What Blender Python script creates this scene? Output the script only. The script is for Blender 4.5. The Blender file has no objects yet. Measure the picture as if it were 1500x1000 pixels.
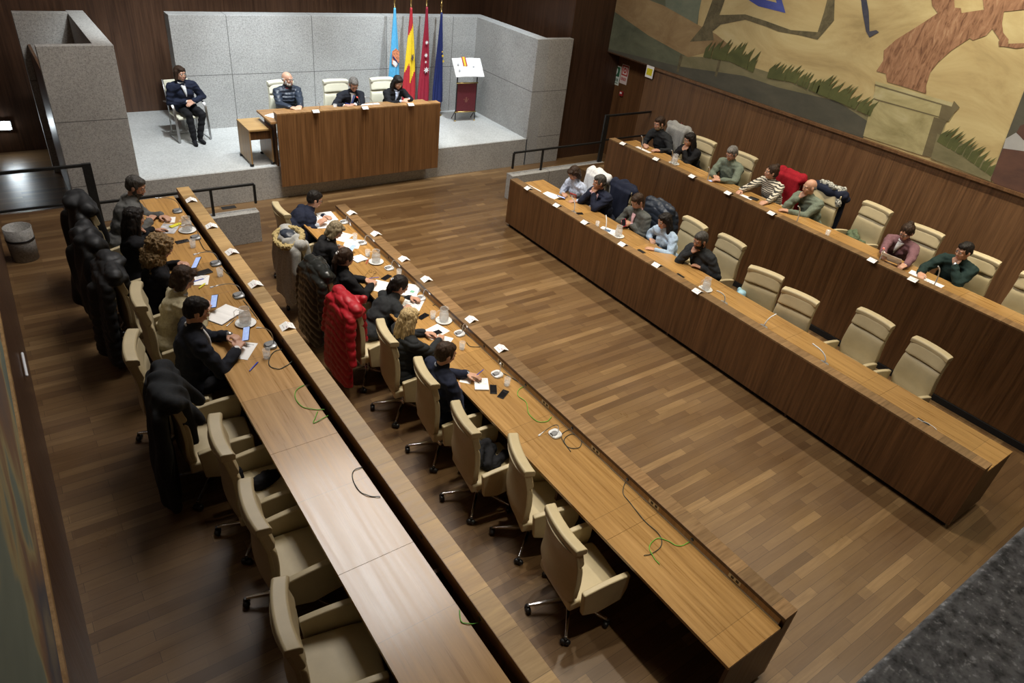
import bpy, bmesh, math, random
from math import sin, cos, pi, radians as R
from mathutils import Vector as V, Matrix, noise
C = bpy.context.scene.collection
SC = bpy.context.scene
rnd = random.Random(7)

# ------------------------------------------------------------------ camera
H = 5.2
YAW, PITCH, ROLL, FPX = 0.684851, 0.580096, 0.12856, 1002.7
_f = V((sin(YAW)*cos(PITCH), cos(YAW)*cos(PITCH), -sin(PITCH)))
_r = V((cos(YAW), -sin(YAW), 0)); _u = _r.cross(_f)
RT = _r*cos(ROLL)+_u*sin(ROLL); UP = -_r*sin(ROLL)+_u*cos(ROLL); FW = _f
cam_d = bpy.data.cameras.new('camera'); cam = bpy.data.objects.new('camera', cam_d); C.objects.link(cam)
m = Matrix((RT, UP, -FW)).transposed().to_4x4(); m.translation = V((0, 0, H)); cam.matrix_world = m
cam_d.sensor_width = 36; cam_d.lens = FPX/1500*36; cam_d.clip_start = .02; cam_d.clip_end = 100
cam_d.dof.use_dof = True; cam_d.dof.focus_distance = 9; cam_d.dof.aperture_fstop = 14
SC.camera = cam
def ray(px, py): return RT*((px-750)/FPX)-UP*((py-500)/FPX)+FW
def atz(px, py, z): d = ray(px, py); return V((0, 0, H))+d*((z-H)/d.z)
def atx(px, py, x): d = ray(px, py); return V((0, 0, H))+d*(x/d.x)
def aty(px, py, y): d = ray(px, py); return V((0, 0, H))+d*(y/d.y)

# ------------------------------------------------------------------ mesh building
class MB:
    def __init__(s): s.v = []; s.f = []; s.m = []; s.sm = []
    def add(s, vs, fs, mat=0, smooth=False):
        o = len(s.v); s.v += [V(a) for a in vs]
        for f in fs: s.f.append([o+i for i in f]); s.m.append(mat); s.sm.append(smooth)
        return s
    def box(s, a, b, mat=0):
        x0, y0, z0 = [min(p, q) for p, q in zip(a, b)]; x1, y1, z1 = [max(p, q) for p, q in zip(a, b)]
        vs = [(x0,y0,z0),(x1,y0,z0),(x1,y1,z0),(x0,y1,z0),(x0,y0,z1),(x1,y0,z1),(x1,y1,z1),(x0,y1,z1)]
        return s.add(vs, [(0,3,2,1),(4,5,6,7),(0,1,5,4),(1,2,6,5),(2,3,7,6),(3,0,4,7)], mat)
    def prism(s, pts, d, mat=0, smooth=False):
        n = len(pts); d = V(d); a = [V(p) for p in pts]
        return s.add(a+[p+d for p in a], [list(range(n))[::-1], list(range(n, 2*n))]+[(i, (i+1) % n, n+(i+1) % n, n+i) for i in range(n)], mat, smooth)
    def rings(s, rr, mat=0, smooth=True, cap=True, closed=True):
        n = len(rr[0]); vs = [p for r in rr for p in r]; fs = []
        for k in range(len(rr)-1):
            for i in range(n if closed else n-1):
                j = (i+1) % n; fs.append((k*n+i, k*n+j, (k+1)*n+j, (k+1)*n+i))
        if cap: fs.append(list(range(n))[::-1]); fs.append([(len(rr)-1)*n+i for i in range(n)])
        return s.add(vs, fs, mat, smooth)
    def lathe(s, prof, c=(0,0,0), n=20, mat=0, smooth=True, cap=True):
        c = V(c)
        return s.rings([[c+V((r*cos(2*pi*i/n), r*sin(2*pi*i/n), z)) for i in range(n)] for r, z in prof], mat, smooth, cap)
    def frame(s, d):
        d = d.normalized(); a = V((0,0,1)) if abs(d.z) < .9 else V((1,0,0))
        x = a.cross(d).normalized(); return x, d.cross(x)
    def tube(s, pts, r, n=8, mat=0):
        pts = [V(p) for p in pts]; rr = []; N = len(pts)
        rad = r if isinstance(r, (list, tuple)) else [r]*N
        t0 = (pts[1]-pts[0]).normalized(); x, y = s.frame(t0)
        for i, p in enumerate(pts):
            t = (pts[min(i+1, N-1)]-pts[max(i-1, 0)]).normalized()
            x = (x-t*x.dot(t)).normalized(); y = t.cross(x)
            rr.append([p+(x*cos(2*pi*k/n)+y*sin(2*pi*k/n))*rad[i] for k in range(n)])
        return s.rings(rr, mat)
    def cap(s, p0, p1, r0, r1=None, n=12, mat=0):
        p0 = V(p0); p1 = V(p1); r1 = r0 if r1 is None else r1
        d = p1-p0
        if d.length < 1e-5: d = V((0,0,1e-4))
        d.normalize(); x, y = s.frame(d); rr = []
        for a in (85, 60, 30, 0): rr.append((p0-d*r0*sin(R(a)), r0*cos(R(a))))
        for a in (0, 30, 60, 85): rr.append((p1+d*r1*sin(R(a)), r1*cos(R(a))))
        return s.rings([[c+(x*cos(2*pi*k/n)+y*sin(2*pi*k/n))*r for k in range(n)] for c, r in rr], mat)
    def ell(s, c, r, M=None, n=16, k=10, mat=0):
        c = V(c); M = M or Matrix.Identity(3); rr = []
        for j in range(k+1):
            a = -pi/2+pi*(j+.02*(j == 0)-.02*(j == k))/k
            rr.append([c+M @ V((r[0]*cos(a)*cos(2*pi*i/n), r[1]*cos(a)*sin(2*pi*i/n), r[2]*sin(a))) for i in range(n)])
        return s.rings(rr, mat)
    def xf(s, M, start=0):
        for i in range(start, len(s.v)): s.v[i] = M @ s.v[i]
        return s
    def mesh(s, name):
        me = bpy.data.meshes.new(name); me.from_pydata([tuple(v) for v in s.v], [], s.f)
        me.polygons.foreach_set('material_index', s.m); me.polygons.foreach_set('use_smooth', s.sm)
        me.update(); return me
    def build(s, name, mats, parent=None, loc=None, rotz=0, bevel=0, seg=2, sub=0, smooth=None):
        me = s.mesh(name)
        bm = bmesh.new(); bm.from_mesh(me); bmesh.ops.recalc_face_normals(bm, faces=bm.faces); bm.to_mesh(me); bm.free()
        for mt in (mats if isinstance(mats, (list, tuple)) else [mats]): me.materials.append(mt)
        o = bpy.data.objects.new(name, me); C.objects.link(o)
        if parent: o.parent = parent
        if loc is not None: o.location = loc
        o.rotation_euler.z = rotz
        if bevel:
            b = o.modifiers.new('b', 'BEVEL'); b.width = bevel; b.segments = seg; b.limit_method = 'ANGLE'; b.angle_limit = R(40); b.harden_normals = False
        if sub:
            b = o.modifiers.new('s', 'SUBSURF'); b.levels = b.render_levels = sub
        if smooth or bevel: 
            for p in me.polygons: p.use_smooth = True
            if bevel or smooth == 'auto':
                w = o.modifiers.new('w', 'WEIGHTED_NORMAL'); w.keep_sharp = False
        return o
def organic(s, name, mats, parent=None, vox=.01, smooth=3, disp=None, loc=None, rotz=0, matfn=None, fac=.5, crease=0):
    """fuse the overlapping volumes of an MB into one continuous surface"""
    me = s.mesh(name+'_raw'); t = bpy.data.objects.new('tmp', me); C.objects.link(t)
    r = t.modifiers.new('r', 'REMESH'); r.mode = 'VOXEL'; r.voxel_size = vox; r.use_smooth_shade = True
    if smooth:
        q = t.modifiers.new('s', 'SMOOTH'); q.iterations = smooth; q.factor = fac
    dg = bpy.context.evaluated_depsgraph_get(); dg.update()
    me2 = bpy.data.meshes.new_from_object(t.evaluated_get(dg)); me2.name = name
    bpy.data.objects.remove(t); bpy.data.meshes.remove(me)
    if disp:
        nn = [v.normal.copy() for v in me2.vertices]
        for v, n in zip(me2.vertices, nn): v.co += n*disp(v.co, n)
    me2.materials.clear()
    for mt in (mats if isinstance(mats, (list, tuple)) else [mats]): me2.materials.append(mt)
    if matfn:
        for p in me2.polygons: p.material_index = matfn(p.center)
    for p in me2.polygons: p.use_smooth = True
    me2.update()
    o = bpy.data.objects.new(name, me2); C.objects.link(o)
    if parent: o.parent = parent
    if loc is not None: o.location = loc
    o.rotation_euler.z = rotz
    return o

def thing(name, label, cat, loc=(0,0,0), rotz=0, group=None):
    o = bpy.data.objects.new(name, None); C.objects.link(o); o.empty_display_size = .05
    o.location = loc; o.rotation_euler = (0, 0, rotz); o['label'] = label; o['category'] = cat
    if group: o['group'] = group
    return o
def tag(o, label, cat, group=None):
    o['label'] = label; o['category'] = cat
    if group: o['group'] = group
    return o
def struct(o, label=None, cat=None):
    o['kind'] = 'structure'
    if label: o['label'] = label
    if cat: o['category'] = cat
    return o
def dup(o, loc=None, rotz=None, label=None, parent=None):
    c = o.copy(); C.objects.link(c)
    if parent: c.parent = parent
    for ch in list(o.children): dup(ch, parent=c)
    if loc is not None: c.location = loc
    if rotz is not None: c.rotation_euler.z = rotz
    if label: c['label'] = label
    return c

# ------------------------------------------------------------------ materials
def nm(name):
    mt = bpy.data.materials.new(name); mt.use_nodes = True; nt = mt.node_tree
    return mt, nt, nt.nodes['Principled BSDF']
def node(nt, t, **k):
    n = nt.nodes.new(t)
    for a, b in k.items(): setattr(n, a, b)
    return n
def L(nt, a, b): nt.links.new(a, b)
def coords(nt, scale=(1,1,1), rot=(0,0,0), which='Object'):
    tc = node(nt, 'ShaderNodeTexCoord'); mp = node(nt, 'ShaderNodeMapping')
    mp.inputs['Scale'].default_value = scale; mp.inputs['Rotation'].default_value = rot
    L(nt, tc.outputs[which], mp.inputs[0]); return mp.outputs[0]
def ramp(nt, fac, stops):
    r = node(nt, 'ShaderNodeValToRGB'); e = r.color_ramp.elements
    while len(e) < len(stops): e.new(.5)
    for i, (p, c) in enumerate(stops): e[i].position = p; e[i].color = (*c, 1)
    L(nt, fac, r.inputs[0]); return r.outputs[0]
def noise_(nt, vec, scale, detail=4, rough=.6, dist=0):
    n = node(nt, 'ShaderNodeTexNoise'); n.inputs['Scale'].default_value = scale; n.inputs['Detail'].default_value = detail
    n.inputs['Roughness'].default_value = rough; n.inputs['Distortion'].default_value = dist
    if vec is not None: L(nt, vec, n.inputs['Vector'])
    return n.outputs['Fac']
def mixc(nt, a, b, fac, mode='MIX'):
    x = node(nt, 'ShaderNodeMix', data_type='RGBA', blend_type=mode)
    for s_, v in ((x.inputs[6], a), (x.inputs[7], b)):
        if hasattr(v, 'links'): L(nt, v, s_)
        else: s_.default_value = (*v, 1)
    if hasattr(fac, 'links'): L(nt, fac, x.inputs[0])
    else: x.inputs[0].default_value = fac
    return x.outputs[2]
def math_(nt, op, a, b=None):
    n = node(nt, 'ShaderNodeMath', operation=op)
    for i, v in enumerate((a, b)):
        if v is None: continue
        if hasattr(v, 'links'): L(nt, v, n.inputs[i])
        else: n.inputs[i].default_value = v
    return n.outputs[0]
def bump(nt, P, h, strength=.2, dist=.01):
    b = node(nt, 'ShaderNodeBump'); b.inputs['Strength'].default_value = strength; b.inputs['Distance'].default_value = dist
    L(nt, h, b.inputs['Height']); L(nt, b.outputs[0], P.inputs['Normal'])
def plain(name, col, rough=.5, metal=0, var=.12, scale=30, bmp=0, bscale=None, spec=.5, sheen=0, trans=0, emit=None, es=1, coat=0):
    mt, nt, P = nm(name)
    v = coords(nt); n = noise_(nt, v, scale, 3)
    a = tuple(c*(1-var) for c in col); b = tuple(min(1, c*(1+var)) for c in col)
    L(nt, ramp(nt, n, [(.3, a), (.7, b)]), P.inputs['Base Color'])
    P.inputs['Roughness'].default_value = rough; P.inputs['Metallic'].default_value = metal
    P.inputs['Specular IOR Level'].default_value = spec
    if sheen: P.inputs['Sheen Weight'].default_value = sheen
    if coat: P.inputs['Coat Weight'].default_value = coat
    if trans: P.inputs['Transmission Weight'].default_value = trans; P.inputs['IOR'].default_value = 1.3
    if emit: P.inputs['Emission Color'].default_value = (*emit, 1); P.inputs['Emission Strength'].default_value = es
    if bmp: bump(nt, P, noise_(nt, v, bscale or scale*3, 4), bmp, .004)
    return mt
def wood(name, dark, light, grain=(30, 30, 1.2), rough=.35, seg=None, seglen=1., tint=.25, coat=.0, wave=.35, spec=.5):
    """long stretched grain; seg = axis along which boards of length seglen change tint"""
    mt, nt, P = nm(name)
    v = coords(nt, grain); v2 = coords(nt, tuple(g*.18 for g in grain))
    n1 = noise_(nt, v, 1.6, 5, .65); n2 = noise_(nt, v2, 1.3, 3, .5, 1.5)
    f = math_(nt, 'ADD', math_(nt, 'MULTIPLY', n1, 1-wave), math_(nt, 'MULTIPLY', n2, wave))
    c = ramp(nt, f, [(.36, dark), (.5, tuple((a+b)/2 for a, b in zip(dark, light))), (.64, light)])
    if seg is not None:
        tc = node(nt, 'ShaderNodeTexCoord'); sp = node(nt, 'ShaderNodeSeparateXYZ'); L(nt, tc.outputs['Object'], sp.inputs[0])
        q = math_(nt, 'DIVIDE', sp.outputs[seg], seglen); fl = math_(nt, 'FLOOR', q)
        wn = node(nt, 'ShaderNodeTexWhiteNoise', noise_dimensions='1D'); L(nt, fl, wn.inputs['W'])
        c = mixc(nt, c, ramp(nt, wn.outputs['Value'], [(0, (1-tint,)*3), (1, (1+tint*.6, 1+tint*.5, 1+tint*.4))]), 1, 'MULTIPLY')
        fr = math_(nt, 'FRACT', q); ed = math_(nt, 'LESS_THAN', fr, .006/seglen*.5)
        c = mixc(nt, c, tuple(a*.35 for a in dark), ed)
    L(nt, c, P.inputs['Base Color'])
    L(nt, ramp(nt, n1, [(.3, (rough-.06,)*3), (.7, (rough+.08,)*3)]), P.inputs['Roughness'])
    P.inputs['Specular IOR Level'].default_value = spec
    if coat: P.inputs['Coat Weight'].default_value = coat; P.inputs['Coat Roughness'].default_value = .15
    bump(nt, P, n1, .06, .003)
    return mt
def parquet(name):
    mt, nt, P = nm(name)
    tc = node(nt, 'ShaderNodeTexCoord')
    cols = []
    br = node(nt, 'ShaderNodeTexBrick'); L(nt, tc.outputs['Object'], br.inputs['Vector'])
    br.offset = .37; br.offset_frequency = 2; br.squash = 1.35; br.squash_frequency = 3
    for k, vv in dict(Scale=1., **{'Mortar Size': .0016, 'Mortar Smooth': .1, 'Bias': 0., 'Brick Width': .92, 'Row Height': .095}).items(): br.inputs[k].default_value = vv
    br.inputs['Color1'].default_value = (0, 0, 0, 1); br.inputs['Color2'].default_value = (1, 1, 1, 1); br.inputs['Mortar'].default_value = (.5, .5, .5, 1)
    b2 = node(nt, 'ShaderNodeTexBrick'); mp = node(nt, 'ShaderNodeMapping'); mp.inputs['Location'].default_value = (3.33, 0, 0); L(nt, tc.outputs['Object'], mp.inputs[0]); L(nt, mp.outputs[0], b2.inputs['Vector'])
    b2.offset = .61; b2.offset_frequency = 3
    for k, vv in dict(Scale=1., **{'Mortar Size': 0., 'Brick Width': 1.5, 'Row Height': .095}).items(): b2.inputs[k].default_value = vv
    b2.inputs['Color1'].default_value = (0, 0, 0, 1); b2.inputs['Color2'].default_value = (1, 1, 1, 1)
    v = coords(nt, (1.3, 26, 26)); g = noise_(nt, v, 1.5, 6, .65, .6)
    v2 = coords(nt, (.35, 3, 3)); g2 = noise_(nt, v2, 1.6, 4, .65, 2.2)
    t = math_(nt, 'ADD', math_(nt, 'MULTIPLY', br.outputs['Color'], .36), math_(nt, 'MULTIPLY', b2.outputs['Color'], .16))
    t = math_(nt, 'ADD', t, math_(nt, 'MULTIPLY', g, .35)); t = math_(nt, 'ADD', t, math_(nt, 'MULTIPLY', g2, .3))
    c = ramp(nt, t, [(.15, (.065, .034, .014)), (.45, (.112, .061, .026)), (.72, (.165, .097, .042)), (.98, (.3, .19, .088))])
    c = mixc(nt, c, (.03, .014, .006), math_(nt, 'MULTIPLY', br.outputs['Fac'], .8))
    L(nt, c, P.inputs['Base Color'])
    L(nt, ramp(nt, noise_(nt, coords(nt, (1, 1, 1)), 1.6, 5), [(.3, (.27,)*3), (.7, (.42,)*3)]), P.inputs['Roughness'])
    bump(nt, P, math_(nt, 'SUBTRACT', g, br.outputs['Fac']), .08, .002)
    return mt
def granite(name, base, fleck, light, scale=70, joints=(), rough=.6):
    mt, nt, P = nm(name)
    v = coords(nt)
    n = noise_(nt, v, scale, 2, .7); n2 = noise_(nt, v, scale*.45, 3, .6); n3 = noise_(nt, v, 1.2, 3)
    c = ramp(nt, n, [(.36, fleck), (.46, base), (.58, base), (.68, light)])
    c = mixc(nt, c, ramp(nt, n2, [(.35, tuple(a*.7 for a in base)), (.6, light)]), .35)
    c = mixc(nt, c, ramp(nt, n3, [(.3, (.86,)*3), (.7, (1.05,)*3)]), 1, 'MULTIPLY')
    tc = node(nt, 'ShaderNodeTexCoord'); sp = node(nt, 'ShaderNodeSeparateXYZ'); L(nt, tc.outputs['Object'], sp.inputs[0])
    for ax, val in joints:
        d = math_(nt, 'ABSOLUTE', math_(nt, 'SUBTRACT', sp.outputs[ax], val))
        c = mixc(nt, c, tuple(a*.3 for a in base), math_(nt, 'LESS_THAN', d, .006))
    L(nt, c, P.inputs['Base Color']); P.inputs['Roughness'].default_value = rough
    bump(nt, P, n, .1, .002); return mt
M = {}
M['floor'] = parquet('parquet_floor_wood')
M['panel_lit'] = wood('walnut_panel_lit', (.095, .046, .021), (.2, .103, .046), (26, 26, .8), .42)  # right wall walnut, its stronger light put into a brighter colour
M['panel'] = wood('walnut_panel_dim', (.045, .022, .013), (.105, .052, .028), (26, 26, .8), .42, tint=.15)  # same walnut darkened: dimness of back and left walls put into the colour
M['front'] = wood('walnut_desk_front', (.07, .031, .012), (.165, .077, .029), (24, 24, .7), .38)
M['front_b'] = wood('walnut_desk_front_b', (.1, .045, .016), (.25, .12, .045), (24, 24, .7), .36)
M['top'] = wood('oiled_worktop', (.31, .165, .05), (.53, .305, .1), (20, .7, 20), .3, seg=1, seglen=1.31, tint=.22, coat=.35)
M['ledge'] = wood('cross_grain_ledge', (.34, .215, .09), (.52, .355, .165), (2, 22, 22), .42, seg=1, seglen=.335, tint=.3)
M['ledge_b'] = wood('brown_cross_grain_ledge', (.15, .085, .036), (.30, .185, .085), (2, 26, 26), .4, seg=1, seglen=.335, tint=.3)
M['dledge'] = wood('dais_ledge_wood', (.24, .12, .045), (.5, .29, .12), (34, 2, 34), .4, seg=0, seglen=.4, tint=.2)
M['dtop'] = wood('dais_worktop_wood', (.2, .1, .035), (.45, .25, .1), (1, 22, 22), .35)
M['oak'] = wood('light_oak', (.3, .17, .06), (.52, .33, .13), (1.2, 24, 24), .4)
M['oakv'] = wood('light_oak_side', (.26, .15, .06), (.45, .28, .12), (24, 24, 1.2), .4)
M['black'] = plain('black_trough', (.006, .005, .005), .8)
M['granite'] = granite('grey_granite', (.36, .36, .35), (.17, .165, .16), (.55, .55, .54), 75, joints=[(2, 1.62), (0, 3.9), (0, 5.55), (0, 7.2), (0, 8.85)])
M['granite_f'] = granite('dais_floor_granite', (.48, .49, .48), (.3, .3, .3), (.62, .63, .62), 75)
M['granite_w'] = granite('warm_granite', (.38, .37, .35), (.14, .135, .125), (.56, .55, .52), 62, joints=[(2, .62), (2, 1.62)])
M['granite_k'] = granite('dark_parapet_granite', (.14, .15, .16), (.006, .007, .008), (.7, .74, .78), 80, rough=.7)
M['plaster'] = plain('ceiling_plaster', (.6, .58, .54), .8, var=.04, scale=3)
M['leather'] = plain('beige_leather', (.5, .42, .26), .48, var=.05, scale=9, bmp=.12, bscale=160)
M['leather_d'] = plain('beige_leather_shell', (.43, .35, .21), .5, var=.05, scale=9, bmp=.12, bscale=160)
M['cream'] = plain('cream_leather', (.72, .7, .56), .45, var=.04, scale=9, bmp=.1, bscale=160)
M['chrome'] = plain('polished_chrome', (.75, .75, .76), .14, 1, .03)
M['steel'] = plain('brushed_steel', (.5, .51, .52), .32, 1, .06)
M['rail'] = plain('dark_painted_rail', (.035, .036, .036), .45, .5, .15)
M['blk'] = plain('black_plastic', (.012, .012, .013), .35, var=.2)
M['whitep'] = plain('white_plastic', (.7, .72, .75), .35, var=.04)
M['greyp'] = plain('grey_plastic', (.22, .22, .23), .4, var=.15, scale=80)
M['paper'] = plain('white_paper', (.86, .86, .86), .7, var=.02, scale=10)
M['print'] = plain('printed_grey', (.42, .43, .46), .7, var=.6, scale=60)
M['logo'] = plain('printed_logo_red', (.5, .03, .05), .6)
M['logob'] = plain('printed_logo_blue', (.05, .06, .25), .6)
M['screen'] = plain('lit_phone_screen', (.3, .4, .7), .2, var=.3, scale=40, emit=(.45, .6, 1), es=.5)
M['bluepen'] = plain('blue_pen_plastic', (.02, .05, .5), .3)
M['yellow'] = plain('yellow_marker', (.75, .7, .05), .4)
M['gold'] = plain('brass', (.7, .5, .2), .25, 1)
M['green_c'] = plain('green_cable', (.12, .45, .04), .5)
M['dark_c'] = plain('dark_cable', (.02, .035, .03), .5)
mt, nt, P = nm('clear_glass'); P.inputs['Base Color'].default_value = (.97, .98, .98, 1); P.inputs['Roughness'].default_value = .04; P.inputs['Alpha'].default_value = .24; P.inputs['Specular IOR Level'].default_value = .9; M['glass'] = mt
mt, nt, P = nm('water'); P.inputs['Base Color'].default_value = (.85, .88, .9, 1); P.inputs['Roughness'].default_value = .05; P.inputs['Alpha'].default_value = .3; M['water'] = mt
for k, c in dict(skin=(.52, .29, .2), skin2=(.43, .22, .14), skin3=(.62, .38, .28)).items():
    M[k] = plain('skin_'+k, c, .5, var=.07, scale=25, spec=.4)
    M[k].node_tree.nodes['Principled BSDF'].inputs['Subsurface Weight'].default_value = .08
    M[k].node_tree.nodes['Principled BSDF'].inputs['Subsurface Radius'].default_value = (.02, .008, .004)
def hairm(name, col, rough=.6):
    mt, nt, P = nm(name); v = coords(nt, (38, 38, 5)); n = noise_(nt, v, 2.2, 5, .7, .5)
    P.inputs['Specular IOR Level'].default_value = .25
    L(nt, ramp(nt, n, [(.34, tuple(c*.5 for c in col)), (.52, col), (.68, tuple(min(1, c*1.9) for c in col))]), P.inputs['Base Color'])
    P.inputs['Roughness'].default_value = rough; bump(nt, P, n, .6, .006); return mt
for k, c in dict(h_black=(.012, .009, .008), h_brown=(.035, .019, .011), h_grey=(.16, .15, .14), h_white=(.5, .49, .47), h_blond=(.42, .31, .16), h_curl=(.2, .13, .06), h_salt=(.06, .055, .05), h_mix=(.2, .16, .1)).items(): M[k] = hairm('hair_'+k, c)
def cloth(name, col, rough=.85, var=.18, stripes=None, scale=50, sheen=.0):
    mt, nt, P = nm(name); v = coords(nt); n = noise_(nt, v, scale, 4)
    c = ramp(nt, n, [(.3, tuple(a*(1-var) for a in col)), (.7, tuple(min(1, a*(1+var)) for a in col))])
    if stripes:
        sp = node(nt, 'ShaderNodeSeparateXYZ'); tc = node(nt, 'ShaderNodeTexCoord'); L(nt, tc.outputs['Object'], sp.inputs[0])
        w = math_(nt, 'ADD', math_(nt, 'MULTIPLY', noise_(nt, v, 6, 2), .05), sp.outputs[2])
        f = math_(nt, 'LESS_THAN', math_(nt, 'FRACT', math_(nt, 'DIVIDE', w, stripes[1])), .42)
        c = mixc(nt, c, stripes[0], f)
    L(nt, c, P.inputs['Base Color']); P.inputs['Roughness'].default_value = rough
    P.inputs['Specular IOR Level'].default_value = .25
    if sheen: P.inputs['Sheen Weight'].default_value = sheen
    bump(nt, P, noise_(nt, v, 220, 2), .12, .002); return mt
for k, c in dict(c_black=(.008, .008, .01), c_navy=(.012, .016, .035), c_suit=(.014, .016, .024), c_grey=(.11, .11, .105), c_greyb=(.09, .095, .09), c_beige=(.42, .37, .24), c_white=(.75, .76, .78), c_blue=(.38, .5, .66), c_pale=(.45, .5, .6), c_green=(.1, .13, .075), c_sage=(.15, .18, .14), c_dgreen=(.012, .028, .026), c_mauve=(.17, .085, .1), c_pink=(.6, .38, .42), c_red=(.3, .008, .018), c_coatgrey=(.33, .33, .32), c_fur=(.36, .28, .13), c_tie=(.12, .2, .6), c_dk=(.02, .022, .025)).items():
    M[k] = cloth('cloth_'+k, c)
M['c_stripe'] = cloth('striped_knit', (.6, .56, .47), stripes=((.03, .03, .03), .032))
M['c_pattern'] = cloth('patterned_blouse', (.42, .48, .62), var=.5, scale=26)
M['leatherb'] = plain('black_padded_leatherette', (.016, .018, .017), .28, var=.2)
M['nylon_n'] = plain('dark_blue_nylon', (.02, .028, .045), .45, var=.15)
M['nylon_k'] = plain('black_nylon', (.008, .009, .011), .6, var=.15)
M['nylon_r'] = plain('red_nylon', (.36, .008, .018), .5, var=.1)
M['eye_w'] = plain('eye_white', (.7, .68, .65), .2); M['eye_d'] = plain('eye_iris', (.03, .018, .01), .2)
M['lip'] = plain('lips', (.42, .14, .12), .5)
# ------------------------------------------------------------------ the room
def sbox(name, a, b, mat, bevel=0):
    return struct(MB().box(a, b).build(name, mat, bevel=bevel))
sbox('floor', (-.5, -1.5, -.1), (12.3, 16, 0), M['floor'])
# raised side platforms with steps at their far end
def platform(name, x0, x1, y1): return struct(MB().box((x0, -1.5, 0.001), (x1, y1, .52)).build(name, [M['floor']]))
platform('floor_platform_left', -.38, 1.80, 10.38); platform('floor_platform_right', 9.60, 11.6, 10.38)
sbox('floor_landing_left', (-.38, 10.38, .001), (.45, 11.5, .52), M['floor'])
for i, (a, b) in enumerate(((.45, .75), (.75, 1.05))):
    z = .35-.175*i
    sbox('trim_%d' % (20+i), (a, 10.571, .001), (b, 11.5, z), M['floor'])
# walls
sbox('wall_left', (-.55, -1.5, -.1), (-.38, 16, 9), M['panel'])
sbox('trim_1', (-.379, -1.5, 2.36), (-.325, 10.6, 2.41), M['oakv'])
wl = MB()
wl.box((-.379, -1.5, 2.411), (-.340, 10.6, 8.59))
mt, nt, P = nm('left_mural_paint'); v = coords(nt, (1, .22, .5)); n = noise_(nt, v, 1.6, 4, .5, 1.2)
L(nt, ramp(nt, n, [(.3, (.09, .12, .11)), (.47, (.16, .2, .17)), (.5, (.32, .27, .14)), (.54, (.2, .12, .07)), (.62, (.07, .07, .09)), (.75, (.28, .24, .15))]), P.inputs['Base Color']); P.inputs['Roughness'].default_value = .8
M['mural_l'] = mt
struct(wl.build('wall_left_painting', M['mural_l']))
sbox('wall_right_panelling', (11.6, -1.5, -.1), (11.75, 10.82, 2.34), M['panel_lit'])
sbox('trim_2', (11.55, -1.5, 2.34), (11.62, 10.82, 2.385), M['panel_lit'])
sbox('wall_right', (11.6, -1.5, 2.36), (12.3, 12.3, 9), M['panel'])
sbox('wall_right_recess', (12.0, 10.7, 0), (12.15, 12.3, 2.36), M['front'])
sbox('wall_recess_side', (11.75, 10.72, 0), (12.0, 10.82, 2.36), M['panel'])
sbox('wall_back_right', (10.44, 12.12, 0), (12.3, 12.3, 9), M['panel'])
sbox('wall_side_right', (10.44, 12.3, 0), (10.6, 15.8, 9), M['panel'])
sbox('wall_back', (-.5, 15.8, 0), (10.6, 16, 9), M['panel'])
sbox('wall_near', (-.55, -1.6, -.1), (12.3, -1.5, 9), M['panel'])
sbox('ceiling', (-.55, -1.6, 8.6), (12.3, 16, 8.8), M['plaster'])
sbox('baseboard_right', (9.462, -1.5, 0.001), (9.60, 9.44, .09), M['black'])
# far-left small lamp low on the end wall
w = MB().box((-.12, 15.76, .42), (.16, 15.80, .60)).build('wall_light_housing', M['steel'])
lt = thing('wall_light', 'small bright rectangular wall light at far left of the dark passage', 'light', (.02, 15.78, .5))
w.parent = lt; w.name = 'housing'; w.location = -V(lt.location)
e = MB().box((-.10, 15.745, .44), (.14, 15.759, .58)).build('diffuser', plain('lit_diffuser', (1, 1, 1), .5, emit=(.85, .95, 1), es=45), lt); e.location = -V(lt.location)
# granite dais, screens and cheek walls
struct(MB().box((1.62, 12.0, 0), (9.5, 12.3, .6)).box((1.62, 12.3, 0), (9.5, 15.8, .598)).build('floor_dais_front', M['granite_w'], bevel=.004))
struct(MB().box((1.62, 12.03, .6), (9.5, 15.8, .604)).build('floor_dais', M['granite_f']))
gs = 2.68
struct(MB().box((2.9, 14.37, .6), (9.5, 14.7, gs)).build('wall_dais_back', M['granite'], bevel=.006))
struct(MB().prism([(9.46, 12.0, 0), (9.78, 12.0, 0), (9.78, 14.7, 0), (9.5, 14.7, 0), (9.48, 14.3, 0)], (0, 0, gs)).build('wall_dais_right', M['granite'], bevel=.006))
struct(MB().box((9.78, 12.0, 0), (10.43, 12.14, gs)).build('wall_dais_right_front', M['granite_w'], bevel=.006))
struct(MB().box((.65, 12.0, 0), (1.62, 12.14, gs)).build('wall_dais_left_front', M['granite_w'], bevel=.006))
struct(MB().box((1.36, 12.14, 0), (1.62, 14.7, gs)).build('wall_dais_left_side', M['granite_w'], bevel=.006))
struct(MB().box((.58, 14.45, 0), (1.36, 14.62, gs)).build('wall_dais_left_return', M['granite_w'], bevel=.006))
struct(MB().box((.68, 12.15, 0), (.72, 14.44, 2.2)).build('door_1', M['front']))
struct(MB().box((.75, 10.38, 0), (3.0, 10.57, .515)).build('wall_cheek_left', M['granite'], bevel=.006))
struct(MB().box((7.93, 10.34, 0), (10.40, 10.55, .515)).build('wall_cheek_right', M['granite'], bevel=.006))
pp = sbox('balcony_parapet', (-.3, -.45, 4.12), (11.6, .11, 4.3), M['granite_k'], .01)
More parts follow.
